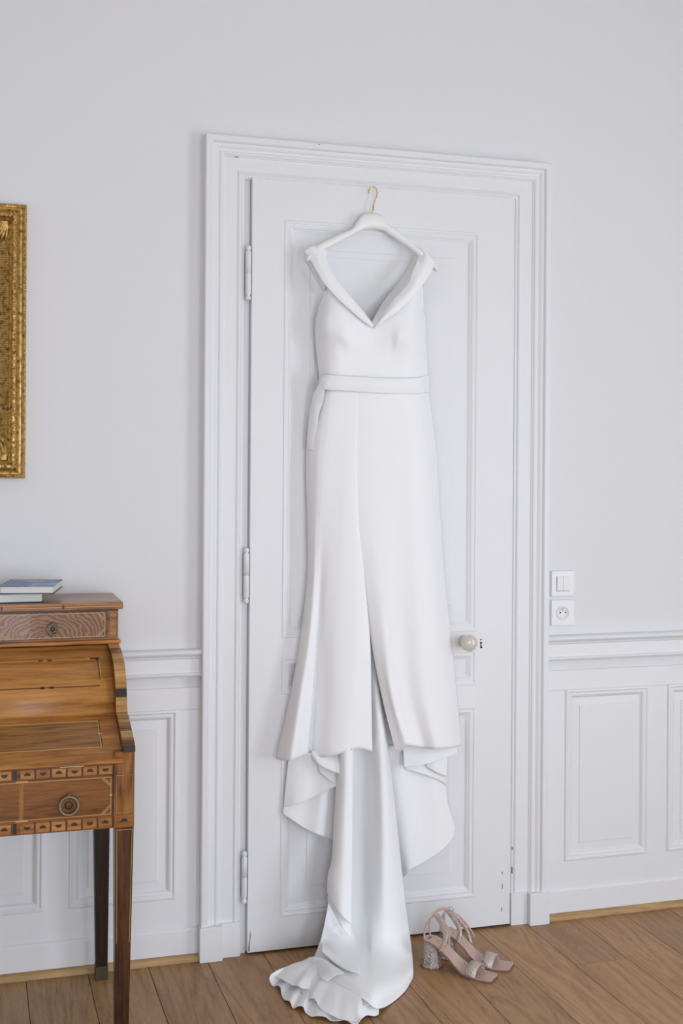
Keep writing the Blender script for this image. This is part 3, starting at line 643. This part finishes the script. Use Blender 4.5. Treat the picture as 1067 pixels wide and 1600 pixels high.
def strip(par, p, q, y, wd=.0016, m_='inlay', name='stringing', t_=.0007):
    """flat inlay line on a front face from (x,z) p to q"""
    p, q = Vector((p[0], y, p[1])), Vector((q[0], y, q[1])); d_ = (q-p).normalized(); n_ = Vector((-d_.z, 0, d_.x))*wd/2; o_ = Vector((0, -t_, 0))
    bm = bmesh.new(); A = [bm.verts.new(v) for v in (p-n_, q-n_, q+n_, p+n_)]; B = [bm.verts.new(v.co+o_) for v in A]
    for i_ in range(4): bm.faces.new((A[i_], A[(i_+1)%4], B[(i_+1)%4], B[i_]))
    bm.faces.new(B); bm.faces.new(A[::-1]); bmesh.ops.recalc_face_normals(bm, faces=bm.faces)
    return finish(name, bm, M[m_], par)
def border(par, x0, x1, z0, z1, y, corner, m_='inlay', wd=.0016):
    bm = None
    for a, b_ in (((x0, z0), (x1, z0)), ((x1, z0), (x1, z1)), ((x1, z1), (x0, z1)), ((x0, z1), (x0, z0))): strip(par, a, b_, y, wd, m_)
    if corner:
        for k in (0, .005):
            c_ = corner-k
            for sx, xx in ((1, x0), (-1, x1)):
                for sz, zz in ((1, z0), (-1, z1)): strip(par, (xx+sx*c_, zz), (xx, zz+sz*c_), y, .0015, m_)
dw = .2845; xr = .3505
for k in range(3):
    xb = xr-k*(dw+.0105); xa = xb-dw
    dr = db('drawer', (xa, -.2625, .9945), (xb, -.2585, 1.0655), 'crotch', bev=.0006)
    y_ = -.2625; border(dr, xa+.004, xb-.004, .9985, 1.0615, y_, .022)
    strip(dr, (xa+.0005, .995), (xb-.0005, .995), y_, .0012, 'ebony'); strip(dr, (xa+.0005, 1.065), (xb-.0005, 1.065), y_, .0012, 'ebony')
    strip(dr, (xb-.0005, .995), (xb-.0005, 1.065), y_, .0012, 'ebony'); strip(dr, (xa+.0005, .995), (xa+.0005, 1.065), y_, .0012, 'ebony')
    ring_pull(dr, (xa+xb)/2+.002, y_-.0005, 1.022, .0155)
st_ = db('case_stile', (.3555, -.262, .9945), (.3815, -.2585, 1.0655), 'burr', bev=.0005); border(st_, .3585, .3785, .998, 1.062, -.262, 0, 'ebony', .001)
# side boards with the curved front edge
prof = [(-.262,.978),(-.293,.972),(-.330,.966),(-.366,.957),(-.396,.945),(-.419,.928),(-.436,.908),(-.447,.886),(-.456,.860),(-.464,.838),(-.470,.829),(-.490,.826),(-.516,.818),(-.550,.806),(-.582,.794),(-.6195,.780)]
for s, xa in ((1, DX1-.0275), (-1, DX0)):
    bm = bmesh.new(); pp = [(DYB, .60), (DYB, .978)]+prof+[(-.6195, .765), (DYF, .765), (DYF, .60)]
    prism(bm, pp, xa, xa+.0275, 'x'); finish('side_board', bm, M['walnutz'], desk)
    # cross-banded veneer blocks along the curve
    dense = [crom([Vector((0, a, b_)) for a, b_ in prof], i_/119) for i_ in range(120)]
    cuts = [0]; random.seed(5)
    while cuts[-1] < 119: cuts.append(min(119, cuts[-1]+random.choice((2, 3, 4, 5, 7, 8))))
    cuts = [c_ for c_ in cuts if not 55 < c_ < 61]+[55, 61]; cuts = sorted(set(cuts))
    for ci, (c0, c1) in enumerate(zip(cuts[:-1], cuts[1:])):
        mm = random.choice(('block1', 'block1', 'block2', 'block1', 'block2', 'block3'))
        if c0 == 55: mm = 'ebony'
        seg = dense[c0:c1+1]; bm = bmesh.new(); rows = []
        for e_, p in enumerate(seg):
            q0 = dense[max(0, c0+e_-1)]; q1 = dense[min(119, c0+e_+1)]; tn = (q1-q0).normalized(); nn = Vector((0, tn.z, -tn.y))
            if nn.y > 0: nn = -nn
            rows.append([p+Vector((xa-.0004, 0, 0))-nn*.0005, p+Vector((xa-.0004, 0, 0))+nn*.0016, p+Vector((xa+.0279, 0, 0))+nn*.0016, p+Vector((xa+.0279, 0, 0))-nn*.0005])
        R = grid_faces(bm, rows, closed_u=True); bm.faces.new(R[0]); bm.faces.new(R[-1]); bmesh.ops.recalc_face_normals(bm, faces=bm.faces)
        finish('veneer_block', bm, M[mm], desk)
        bm = bmesh.new(); p = seg[0]; box(bm, (xa, p.y-.0009, p.z-.0009), (xa+.0277, p.y+.0014, p.z+.0022)); finish('veneer_line', bm, M['ebony'], desk) if ci and ci % 3 != 1 else bm.free()
    db('edge_cap', (xa-.0006, -.6225, .766), (xa+.0283, -.600, .7795), 'ebony')
# rolled cylinder lid
cyl = [(-.262,.977),(-.295,.968),(-.335,.958),(-.372,.944),(-.402,.926),(-.424,.903),(-.438,.878),(-.446,.852),(-.449,.826)]
dense = [crom([Vector((0, a, b_)) for a, b_ in cyl], i_/40) for i_ in range(41)]
bm = bmesh.new(); grid_faces(bm, [[Vector((DX0+.0275, p.y, p.z)), Vector((DX1-.0275, p.y, p.z))] for p in dense]); bmesh.ops.recalc_face_normals(bm, faces=bm.faces)
if sum(f.normal.y for f in bm.faces) > 0: bmesh.ops.reverse_faces(bm, faces=bm.faces)
lid = finish('cylinder_lid', bm, M['golden'], desk, True); s_ = lid.modifiers.new('t', 'SOLIDIFY'); s_.thickness = .012; s_.offset = -1
def lidstrip(x0, x1, t0, t1, m_):
    bm = bmesh.new(); rows = []
    n_ = max(2, int((t1-t0)*60)+2)
    for i_ in range(n_):
        tt = t0+(t1-t0)*i_/(n_-1); p = crom([Vector((0, a, b_)) for a, b_ in cyl], tt); q_ = crom([Vector((0, a, b_)) for a, b_ in cyl], min(tt+.01, 1)); tn = (q_-p).normalized() if tt < .99 else Vector((0, 0, -1))
        nn = Vector((0, tn.z, -tn.y)); nn = nn if nn.y < 0 else -nn
        p = p+nn*.0006; rows.append([Vector((x0, p.y, p.z)), Vector((x1, p.y, p.z))])
    grid_faces(bm, rows); bmesh.ops.recalc_face_normals(bm, faces=bm.faces); o = finish('stringing', bm, M[m_], lid); s_ = o.modifiers.new('t', 'SOLIDIFY'); s_.thickness = .0008; s_.offset = 0
lidstrip(DX0+.065, DX1-.085, .30, .312, 'inlay'); lidstrip(DX0+.065, DX1-.065, .66, .668, 'ebony')
for k in (0, 1):
    xx = (DX1-.062) if k == 0 else DX0+.062
    lidstrip(xx-.0009, xx+.0009, .31, .60, 'inlay'); lidstrip(xx-.0022, xx-.0010, .31, .60, 'ebony')
    lidstrip(xx-.006, xx+.002, .29, .33, 'ebony'); lidstrip(xx-.021, xx-.0065, .292, .306, 'ebony'); lidstrip(xx-.033, xx-.0215, .292, .31, 'inlay')
for xx in (DX1-.205, DX1-.222+.04, CXD, DX0+.2): lidstrip(xx-.008, xx+.002, .652, .676, 'ebony'); lidstrip(xx-.010, xx+.002, .295, .315, 'ebony')
# sloping writing flap
fy0, fz0, fy1, fz1 = -.449, .826, -.628, .745+.006
bm = bmesh.new(); th = .016; prism(bm, [(fy0, fz0), (fy1+.004, fz1), (fy1, fz1-.004), (fy1, fz1-.008), (fy1+.004, fz1-.0105), (fy0, fz0-.02)], DX0+.0285, DX1-.0285, 'x')
flap = finish('writing_flap', bm, M['golden'], desk)
sl = (fz1-fz0)/(fy1+.004-fy0)
def flapquad(x0, x1, y0, y1, m_, name='stringing', h=.0006):
    bm = bmesh.new()
    z = lambda yy: fz0+(yy-fy0)*sl
    A = [bm.verts.new((x, y, z(y)+.0002)) for x, y in ((x0, y0), (x1, y0), (x1, y1), (x0, y1))]; B = [bm.verts.new((x, y, z(y)+h)) for x, y in ((x0, y0), (x1, y0), (x1, y1), (x0, y1))]
    for i_ in range(4): bm.faces.new((A[i_], A[(i_+1)%4], B[(i_+1)%4], B[i_]))
    bm.faces.new(B); bm.faces.new(A[::-1]); bmesh.ops.recalc_face_normals(bm, faces=bm.faces); return finish(name, bm, M[m_], flap)
fa, fb, fc, fd = DX0+.075, DX1-.075, -.475, -.575
flapquad(fa, fb, fd, fc, 'burr', 'veneer_field', .0004)
for (a, b_, c_, d_) in ((fa, fb, fc-.001, fc+.001), (fa, fb, fd-.001, fd+.001), (fa-.001, fa+.001, fd, fc), (fb-.001, fb+.001, fd, fc)): flapquad(a, b_, c_, d_, 'inlay', h=.0008)
flapquad(fb+.0012, fb+.0032, fd, fc, 'ebony', h=.0007); flapquad(fb-.004, fb+.005, -.528, -.522, 'inlay', h=.001)
# frieze: drawer between two chequered bands
FY = -.612
db('frieze_board', (DX0+.05, FY, .583), (DX1-.049, FY+.02, .748), 'mahog', bev=0)
def checks(z0, z1, flip):
    n_ = 0; x = DX1-.052; pitch = .0365
    while x > DX0+.08:
        if n_ in (6,): 
            db('dark_inlay', (x-.012, FY-.0012, z0), (x-.004, FY, z1), 'ebony', bev=0); x -= .0155; 
        sq = db('inlay_square', (x-.033, FY-.0018, z0+.0015), (x-.001, FY, z1-.0015), 'golden', bev=0)
        db('square_edge', (x-.001, FY-.0016, z0), (x+.0013, FY, z1), 'ebony', sq, 0)
        bm = bmesh.new(); c_ = (x-.017, FY-.0018, (z0+z1)/2+.0005); up = (n_+flip) % 2; pts = []
        for i_ in range(11):
            a = PI*i_/10+(0 if up else PI); pts.append((c_[0]+math.cos(a)*.0078, c_[2]+(-.003 if up else .003)+math.sin(a)*.0078))
        prism(bm, pts, c_[1]-.0005, c_[1]+.0002, 'y'); finish('half_disc', bm, M['ebony'], sq)
        x -= pitch; n_ += 1
checks(.7130, .7365, 0); checks(.5855, .611, 1)
fd_ = db('drawer', (DX0+.052, FY-.0025, .6145), (DX1-.052, FY, .7105), 'mahog', bev=.0006)
border(fd_, DX0+.056, DX1-.056, .618, .707, FY-.0025, .024)
db('stringing', (DX1-.0535, FY-.0032, .6135), (DX1-.0515, FY, .7115), 'ebony', fd_, 0)
for xx in (DX1-.262, DX0+.262): db('veneer_stripe', (xx-.008, FY-.003, .6185), (xx+.002, FY-.0020, .7065), 'walnutz', fd_, 0); db('stringing', (xx-.016, FY-.0034, .614), (xx+.012, FY-.002, .6185), 'inlay', fd_, 0); db('stringing', (xx-.016, FY-.0034, .7065), (xx+.012, FY-.002, .711), 'inlay', fd_, 0)
for xx in (.2275, DX0-(.2275-DX1)): ring_pull(fd_, xx, FY-.003, .6465, .0235)
bm = bmesh.new(); lathe(bm, [(.001, 0), (.0035, 0), (.0035, .001), (.001, .001)], (DX1-.0565, FY-.0025, .664), 'y', 12); finish('stringing', bm, M['inlay'], fd_)
db('lock_plate', (.207, FY-.006, .7375), (.262, FY+.002, .7395), 'brasslit', bev=0)
# rest of the body
db('desk_side', (DX1-.020, DYB-.01-.05, .585), (DX1-.002, DYF+.04, .77), 'walnut', bev=0); db('desk_side', (DX0+.002, DYB-.06, .585), (DX0+.020, DYF+.04, .77), 'walnut', bev=0)
db('back_board', (DX0+.02, DYB-.012, .585), (DX1-.02, DYB, 1.0), 'walnut', bev=0)
db('bottom_board', (DX0+.02, FY+.02, .586), (DX1-.02, DYB-.01, .596), 'legshade', bev=0)
# posts and tapered legs
def leg(x0, x1, y0, y1, zt, tx0, tx1, ty0, ty1, mt):
    bm = bmesh.new(); A = [Vector((tx0, ty0, .001)), Vector((tx1, ty0, .001)), Vector((tx1, ty1, .001)), Vector((tx0, ty1, .001))]; B = [Vector((x0, y0, zt)), Vector((x1, y0, zt)), Vector((x1, y1, zt)), Vector((x0, y1, zt))]
    R = grid_faces(bm, [A, B], closed_u=True); bm.faces.new(R[0][::-1]); bm.faces.new(R[1])
    bmesh.ops.recalc_face_normals(bm, faces=bm.faces); bmesh.ops.bevel(bm, geom=list(bm.edges), offset=.001, segments=1, affect='EDGES')
    return finish('leg', bm, M[mt], desk), A, B
for s in (1, -1):
    ox = DX1 if s == 1 else DX0
    g = lambda a: (ox-a) if s == 1 else (ox+a)
    po = db('corner_post', (min(g(0), g(.049)), -.617, .583), (max(g(0), g(.049)), -.567, .766), 'walnutz', bev=.001)
    xa, xb = min(g(.004), g(.045)), max(g(.004), g(.045))
    border(po, xa, xb, .617, .712, -.617, 0, 'ebony', .001); border(po, xa+.0015, xb-.0015, .6185, .7105, -.617, 0, 'inlay', .0009)
    db('inlay_square', (xa-.002, -.6178, .5875), (xb+.002, -.617, .612), 'golden', po, 0)
    cx_ = (xa+xb)/2; bm = bmesh.new(); prism(bm, [(cx_+math.cos(PI*i_/10)*.008, .598+math.sin(PI*i_/10)*.008) for i_ in range(11)], -.6184, -.6176, 'y'); finish('half_disc', bm, M['ebony'], po)
    lg, A, B = leg(min(g(.001), g(.046)), max(g(.001), g(.046)), -.616, -.570, .583, min(g(.011), g(.042)), max(g(.011), g(.042)), -.611, -.580, 'leg')
    for e0, e1 in ((A[0], B[0]), (A[1], B[1])):
        sx = 1 if e0 is A[0] else -1; q0 = e0.lerp(e1, .52)+Vector((sx*.004, -.0006, 0)); q1 = e1+Vector((sx*.004, -.0006, -.004))
        bm = bmesh.new(); tube(bm, [q0, q1], .0008, 5); finish('stringing', bm, M['inlay'], lg)
    bm = bmesh.new(); tube(bm, [B[0]+Vector((.004, -.0006, -.005)), B[1]+Vector((-.004, -.0006, -.005))], .0008, 5); finish('stringing', bm, M['inlay'], lg)
    db('brass_cap', (min(g(.0095), g(.0435)), -.6125, .0), (max(g(.0095), g(.0435)), -.5785, .035), 'cap', lg)
    lg, A, B = leg(min(g(.0), g(.047)), max(g(.0), g(.047)), -.095, -.048, .60, min(g(.004), g(.036)), max(g(.004), g(.036)), -.087, -.056, 'legshade')
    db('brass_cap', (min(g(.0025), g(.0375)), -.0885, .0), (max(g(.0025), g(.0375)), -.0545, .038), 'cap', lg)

# ================================================================ BOOKS
def book(name, c, rz, wd, dp, th, cov, label, spine='x-'):
    o = empty(name, c, label, 'book', 'books lying on the desk top'); o.rotation_euler.z = rz
    PM.pop(name, None)
    PM.pop(o.name, None)
    t_ = .0022
    def add(nm, a, b_, m_, bev=0.0):
        bm = bmesh.new(); box(bm, a, b_, bev); q_ = finish(nm, bm, m_, o); return q_
    add('pages', (-wd/2+.002, -dp/2+.004, t_), (wd/2-.004, dp/2-.004, th-t_), M['paper'])
    add('front_cover', (-wd/2, -dp/2, th-t_), (wd/2, dp/2, th), cov, .0006); add('back_cover', (-wd/2, -dp/2, 0), (wd/2, dp/2, t_), M['navy'], .0006)
    bm = bmesh.new(); prism(bm, [(-wd/2-.0055*math.sin(PI*i_/8), th*i_/8) for i_ in range(9)]+[(-wd/2+.002, th), (-wd/2+.002, 0)], -dp/2, dp/2, 'y'); finish('spine', bm, M['navy'], o, False)
    return o
p = FL(66, 947.7, 1.091); book('book', (p.x-.068, -.236+.075, 1.0903), 0.02, .150, .15, .0255, M['navy'], 'thick pale-paged book with dark covers underneath the blue book')
FR = FL(87, 921, 1.1385); 
book('book', (FR.x-.052, FR.y+.107, 1.1161), -0.19, .142, .19, .0215, M['skyblue'], 'blue-covered book on top of the other on the desk')

# ================================================================ GILT FRAME
fr = empty('picture_frame', (-.18, -.03, 1.42), 'ornate carved gilt picture frame cut off by the left edge of the view', 'picture frame')
GX0, GX1, GZ0, GZ1 = -.50, .146, 1.420, 2.193
GP = [(0, .002), (0, .028), (.003, .034), (.006, .036), (.010, .035), (.0125, .030), (.014, .030), (.018, .031), (.024, .036), (.0255, .040), (.030, .0445), (.036, .045), (.040, .041), (.042, .034), (.045, .032), (.0475, .034), (.050, .031), (.058, .022), (.075, .013), (.095, .008), (.115, .010), (.118, .014), (.124, .014), (.124, .002)]
bm = bmesh.new(); frame_loops(bm, GX0, GX1, GZ0, GZ1, GP); finish('frame_moulding', bm, M['gilt'], fr)
bm = bmesh.new()   # rope beading round the outer edge
def beads(bm, pts, r, sq=1.0):
    for p in pts:
        bmesh.ops.create_icosphere(bm, subdivisions=1, radius=r, matrix=Matrix.Translation(p) @ Matrix.Diagonal((1, 1, sq, 1)))
per = []
stp = .0072
z = GZ0+.006
while z < GZ1-.004: per += [Vector((GX1-.006, -.036, z)), Vector((GX0+.006, -.036, z))]; z += stp
x = GX0+.006
while x < GX1-.004: per += [Vector((x, -.036, GZ0+.006)), Vector((x, -.036, GZ1-.006))]; x += stp
beads(bm, per, .0038); finish('rope_beading', bm, M['gilt'], fr, True, 'stuff')
bm = bmesh.new(); random.seed(3)   # leaf-and-berry carving on the rounded band
def orn(c, along):
    for k in range(4):
        a = random.uniform(-.005, .005); b_ = random.uniform(-.006, .006); r = random.uniform(.0015, .0036)
        off = Vector((a, 0, b_)) if along == 'z' else Vector((b_, 0, a))
        bmesh.ops.create_icosphere(bm, subdivisions=1, radius=r, matrix=Matrix.Translation(c+off+Vector((0, random.uniform(-.001, .001), 0))) @ Matrix.Rotation(random.uniform(0, 3), 4, 'Y') @ Matrix.Diagonal((1.7, .8, .8, 1)))
z = GZ0+.035
while z < GZ1-.03: orn(Vector((GX1-.033, -.045, z)), 'z'); orn(Vector((GX0+.033, -.045, z)), 'z'); z += .0085
x = GX0+.035
while x < GX1-.03: orn(Vector((x, -.045, GZ0+.033)), 'x'); orn(Vector((x, -.045, GZ1-.033)), 'x'); x += .0085
finish('carved_ornament', bm, M['gilt'], fr, True, 'stuff')
bm = bmesh.new()   # fine ridges across the wide inner hollow
def ridge(pts): tube(bm, pts, .0022, 5)
z = GZ0+.115
while z < GZ1-.115:
    for sx, xx in ((-1, GX1), (1, GX0)): ridge([Vector((xx+sx*u, -h-.0005, z)) for u, h in ((.050, .031), (.058, .022), (.075, .013), (.095, .008), (.112, .009))])
    z += .0062
x = GX0+.115
while x < GX1-.115:
    for sz, zz in ((-1, GZ1), (1, GZ0)): ridge([Vector((x, -h-.0005, zz+sz*u)) for u, h in ((.050, .031), (.058, .022), (.075, .013), (.095, .008), (.112, .009))])
    x += .0062
finish('hollow_ridges', bm, M['gilt'], fr, True, 'stuff')
for sx, xx in ((-1, GX1), (1, GX0)):   # corner palmettes: leaves fanning from each inner corner
    for sz, zz in ((1, GZ0), (-1, GZ1)):
        bm = bmesh.new(); c_ = Vector((xx+sx*.052, -.033, zz+sz*.052))
        for k in range(7):
            a = math.radians(4+k*13.6); d_ = Vector((sx*math.cos(a), 0, sz*math.sin(a))); L = .062
            tube(bm, [c_+d_*(L*f)+Vector((0, .020*f**.6-.004, 0)) for f in (0, .25, .5, .75, 1)], [.0015, .0045, .006, .0055, .001], 7)
        finish('corner_palmette', bm, M['gilt'], fr, True)
bx('canvas', (GX0+.12, -.010, GZ0+.12), (GX1-.12, -.003, GZ1-.12), new_mat('canvas_dark', (.12, .09, .06), .5), fr)

# ================================================================ SANDALS
def solez(x):  # height of the footbed along the shoe, heel at 0
    pts = [(-.02, .083), (.0, .083), (.03, .081), (.055, .072), (.085, .050), (.115, .026), (.14, .012), (.165, .0075), (.2, .007), (.24, .0085)]
    for (a, za), (b_, zb) in zip(pts[:-1], pts[1:]):
        if a <= x <= b_:
            f = (x-a)/(b_-a); f = f*f*(3-2*f)*.35+f*.65; return za+(zb-za)*f
    return pts[-1][1]
def halfw(x):
    pts = [(0, .010), (.004, .018), (.012, .024), (.03, .0275), (.06, .0255), (.09, .0255), (.12, .031), (.15, .0375), (.175, .039), (.21, .0355), (.228, .033), (.234, .029), (.236, .022)]
    for (a, za), (b_, zb) in zip(pts[:-1], pts[1:]):
        if a <= x <= b_: return za+(zb-za)*(x-a)/(b_-a)
    return pts[-1][1]
def sandal(label, loc, rz, side):
    o = empty('sandal', loc, label, 'shoe', 'pair of sandals'); o.rotation_euler.z = rz; PM.pop(o.name, None)
    xs_ = [0, .002, .004, .008, .012, .02, .03, .04, .05, .06, .07, .08, .09, .1, .11, .12, .13, .14, .15, .16, .17, .18, .19, .2, .21, .22, .228, .232, .234, .236]
    off = lambda x: side*(.006*math.sin(max(0, x-.06)/.176*PI)) 
    def slab(name, t0, t1, grow, m_):
        bm = bmesh.new(); rows = []
        for x in xs_:
            w_ = halfw(x)+grow; z_ = solez(x); c_ = off(x); xx = x+(grow if x > .2 else -grow if x < .01 else 0)
            rows.append([Vector((xx, c_-w_, z_-t1)), Vector((xx, c_-w_*.5, z_-t1)), Vector((xx, c_, z_-t1)), Vector((xx, c_+w_*.5, z_-t1)), Vector((xx, c_+w_, z_-t1)), Vector((xx, c_+w_, z_-t0)), Vector((xx, c_+w_*.5, z_-t0-.001)), Vector((xx, c_, z_-t0-.0015)), Vector((xx, c_-w_*.5, z_-t0-.001)), Vector((xx, c_-w_, z_-t0))])
        R = grid_faces(bm, rows, closed_u=True); bm.faces.new(R[0]); bm.faces.new(R[-1]); bmesh.ops.recalc_face_normals(bm, faces=bm.faces)
        q_ = finish(name, bm, m_, o, True); e_ = q_.modifiers.new('e', 'EDGE_SPLIT'); e_.split_angle = 1.0; return q_
    slab('footbed', 0, .0030, 0, M['nude']); q_ = slab('outsole', .0030, .0068, .0008, M['nudedark'])
    # faceted flared heel block
    bm = bmesh.new(); ring = []
    for (z_, cx_, rx, ry) in ((.0765, .024, .0215, .0225), (.062, .024, .021, .0215), (.004, .022, .033, .0325), (.0005, .022, .033, .0325)):
        ring.append([Vector((cx_+math.cos((k+.5)*PI/4)*rx*1.05, math.sin((k+.5)*PI/4)*ry*1.05, z_)) for k in range(8)])
    R = grid_faces(bm, ring[:3], closed_u=True); bm.faces.new(R[0]); bm.faces.new(R[-1]); bmesh.ops.recalc_face_normals(bm, faces=bm.faces)
    h = finish('heel', bm, M['glitterd'], o); h['label'] = 'faceted glitter block heel'
    bm = bmesh.new(); R = grid_faces(bm, [[v*1 for v in ring[2]], ring[3]], closed_u=True); bm.faces.new(R[0]); bm.faces.new(R[-1])
    for v in bm.verts: v.co.x = .021+(v.co.x-.021)*1.03; v.co.y *= 1.03
    bmesh.ops.recalc_face_normals(bm, faces=bm.faces); finish('heel_tip', bm, M['nudedark'], h)
    def band(name, pts, wdir, wd, m_, th_=.0018, n_=26):
        """ribbon through pts, width along wdir (vectors per point or single)"""
        bm = bmesh.new(); P = smoothpts([Vector(p) for p in pts], n_); Wd = smoothpts([Vector(v) for v in wdir], n_) if isinstance(wdir, list) else [Vector(wdir)]*n_
        rows = [[p-v.normalized()*wd/2, p, p+v.normalized()*wd/2] for p, v in zip(P, Wd)]
        grid_faces(bm, rows); q_ = finish(name, bm, m_, o, True); s_ = q_.modifiers.new('t', 'SOLIDIFY'); s_.thickness = th_; s_.offset = 0; return q_
    # toe strap
    c_ = off(.175); pts = []
    for k in range(11):
        a = PI*k/10; pts.append((.168+.002*math.sin(a), c_-math.cos(a)*.0395, .006+math.sin(a)**.75*.027))
    band('toe_strap', pts, (1, 0, -.10), .036, M['glitter'], .0024)
    # ankle straps: two quarter straps rising to the heel loop, plus the thin ankle band with its buckle
    kn = (.028, .017, .147) if side > 0 else (.022, .012, .132)
    up = [(1, 0, .3), (1, 0, .35), (.9, .2, .5), (.8, .3, .6)]
    if side > 0:
        band('quarter_strap', [(.066, -.0262, .058), (.078, -.014, .102), (.052, .008, .130), kn], up, .0175, M['glitter'])
        band('quarter_strap', [(.070, .0262, .052), (.064, .030, .104), (.044, .026, .132), kn], up, .0110, M['nude'])
        band('ankle_strap', [(.020, .008, .146), (.026, .022, .154), (.038, .046, .157), (.054, .070, .152)], (0, .1, 1), .009, M['nude'])
    else:
        band('quarter_strap', [(.066, -.0262, .058), (.070, -.016, .092), (.046, .000, .116), kn], up, .0160, M['glitter'])
        band('quarter_strap', [(.094, .0265, .040), (.078, .028, .080), (.050, .022, .112), kn], up, .0120, M['glitter'])
        band('ankle_strap', [(.016, .016, .130), (.040, .022, .124), (.066, .026, .108), (.088, .029, .086), (.104, .031, .062)], (0.2, 0, 1), .008, M['nude'])
    band('back_strap', [(.008, -.021, .080), (.004, -.010, .105), (.010, .006, .128), kn], (1, 0, .15), .006, M['nude'])
    band('back_strap', [(.008, .021, .080), (.003, .024, .105), (.008, .020, .128), kn], (1, 0, .15), .006, M['nude'])
    e_ = (.057, .075, .151) if side > 0 else (.066, .034, .085)
    bm = bmesh.new(); R_ = .0065; rows = []
    for i_ in range(20):
        a = i_*2*PI/20; cx_ = math.copysign(abs(math.cos(a))**.6, math.cos(a))*R_; cz_ = math.copysign(abs(math.sin(a))**.6, math.sin(a))*R_*.9
        rows.append([Vector((e_[0]+cx_*(1+.18*math.cos(b2*PI/3)), e_[1]-.001+.0012*math.sin(b2*PI/3), e_[2]+cz_*(1+.18*math.cos(b2*PI/3)))) for b2 in range(6)])
    grid_faces(bm, rows, closed_u=True, closed_v=True); bmesh.ops.recalc_face_normals(bm, faces=bm.faces); finish('buckle', bm, M['chrome'], o, True)
    # the small stamped lettering on the footbed, too fine to read
    for (sx, n_) in ((.014, 5), (.066, 3)):
        bm = bmesh.new()
        for k in range(n_):
            y_ = (k-(n_-1)/2)*.0042; z_ = solez(sx); box(bm, (sx, y_-.0008, solez(sx)-.0004), (sx+.005, y_+.0010, solez(sx)+.0003))
        finish('stamped_print', bm, M['print'], o)
    return o
s1 = sandal('nude glitter block-heel sandal nearest the camera, heel beside the train', (1.283, -.236, 0.0), math.radians(-46.5), 1)
s2 = sandal('nude glitter block-heel sandal behind, nearer the door with its toe further right', (1.350, -.190, 0.0), math.radians(-41), -1)
for q_ in (s1, s2): q_.scale = (.93, .93, 1)
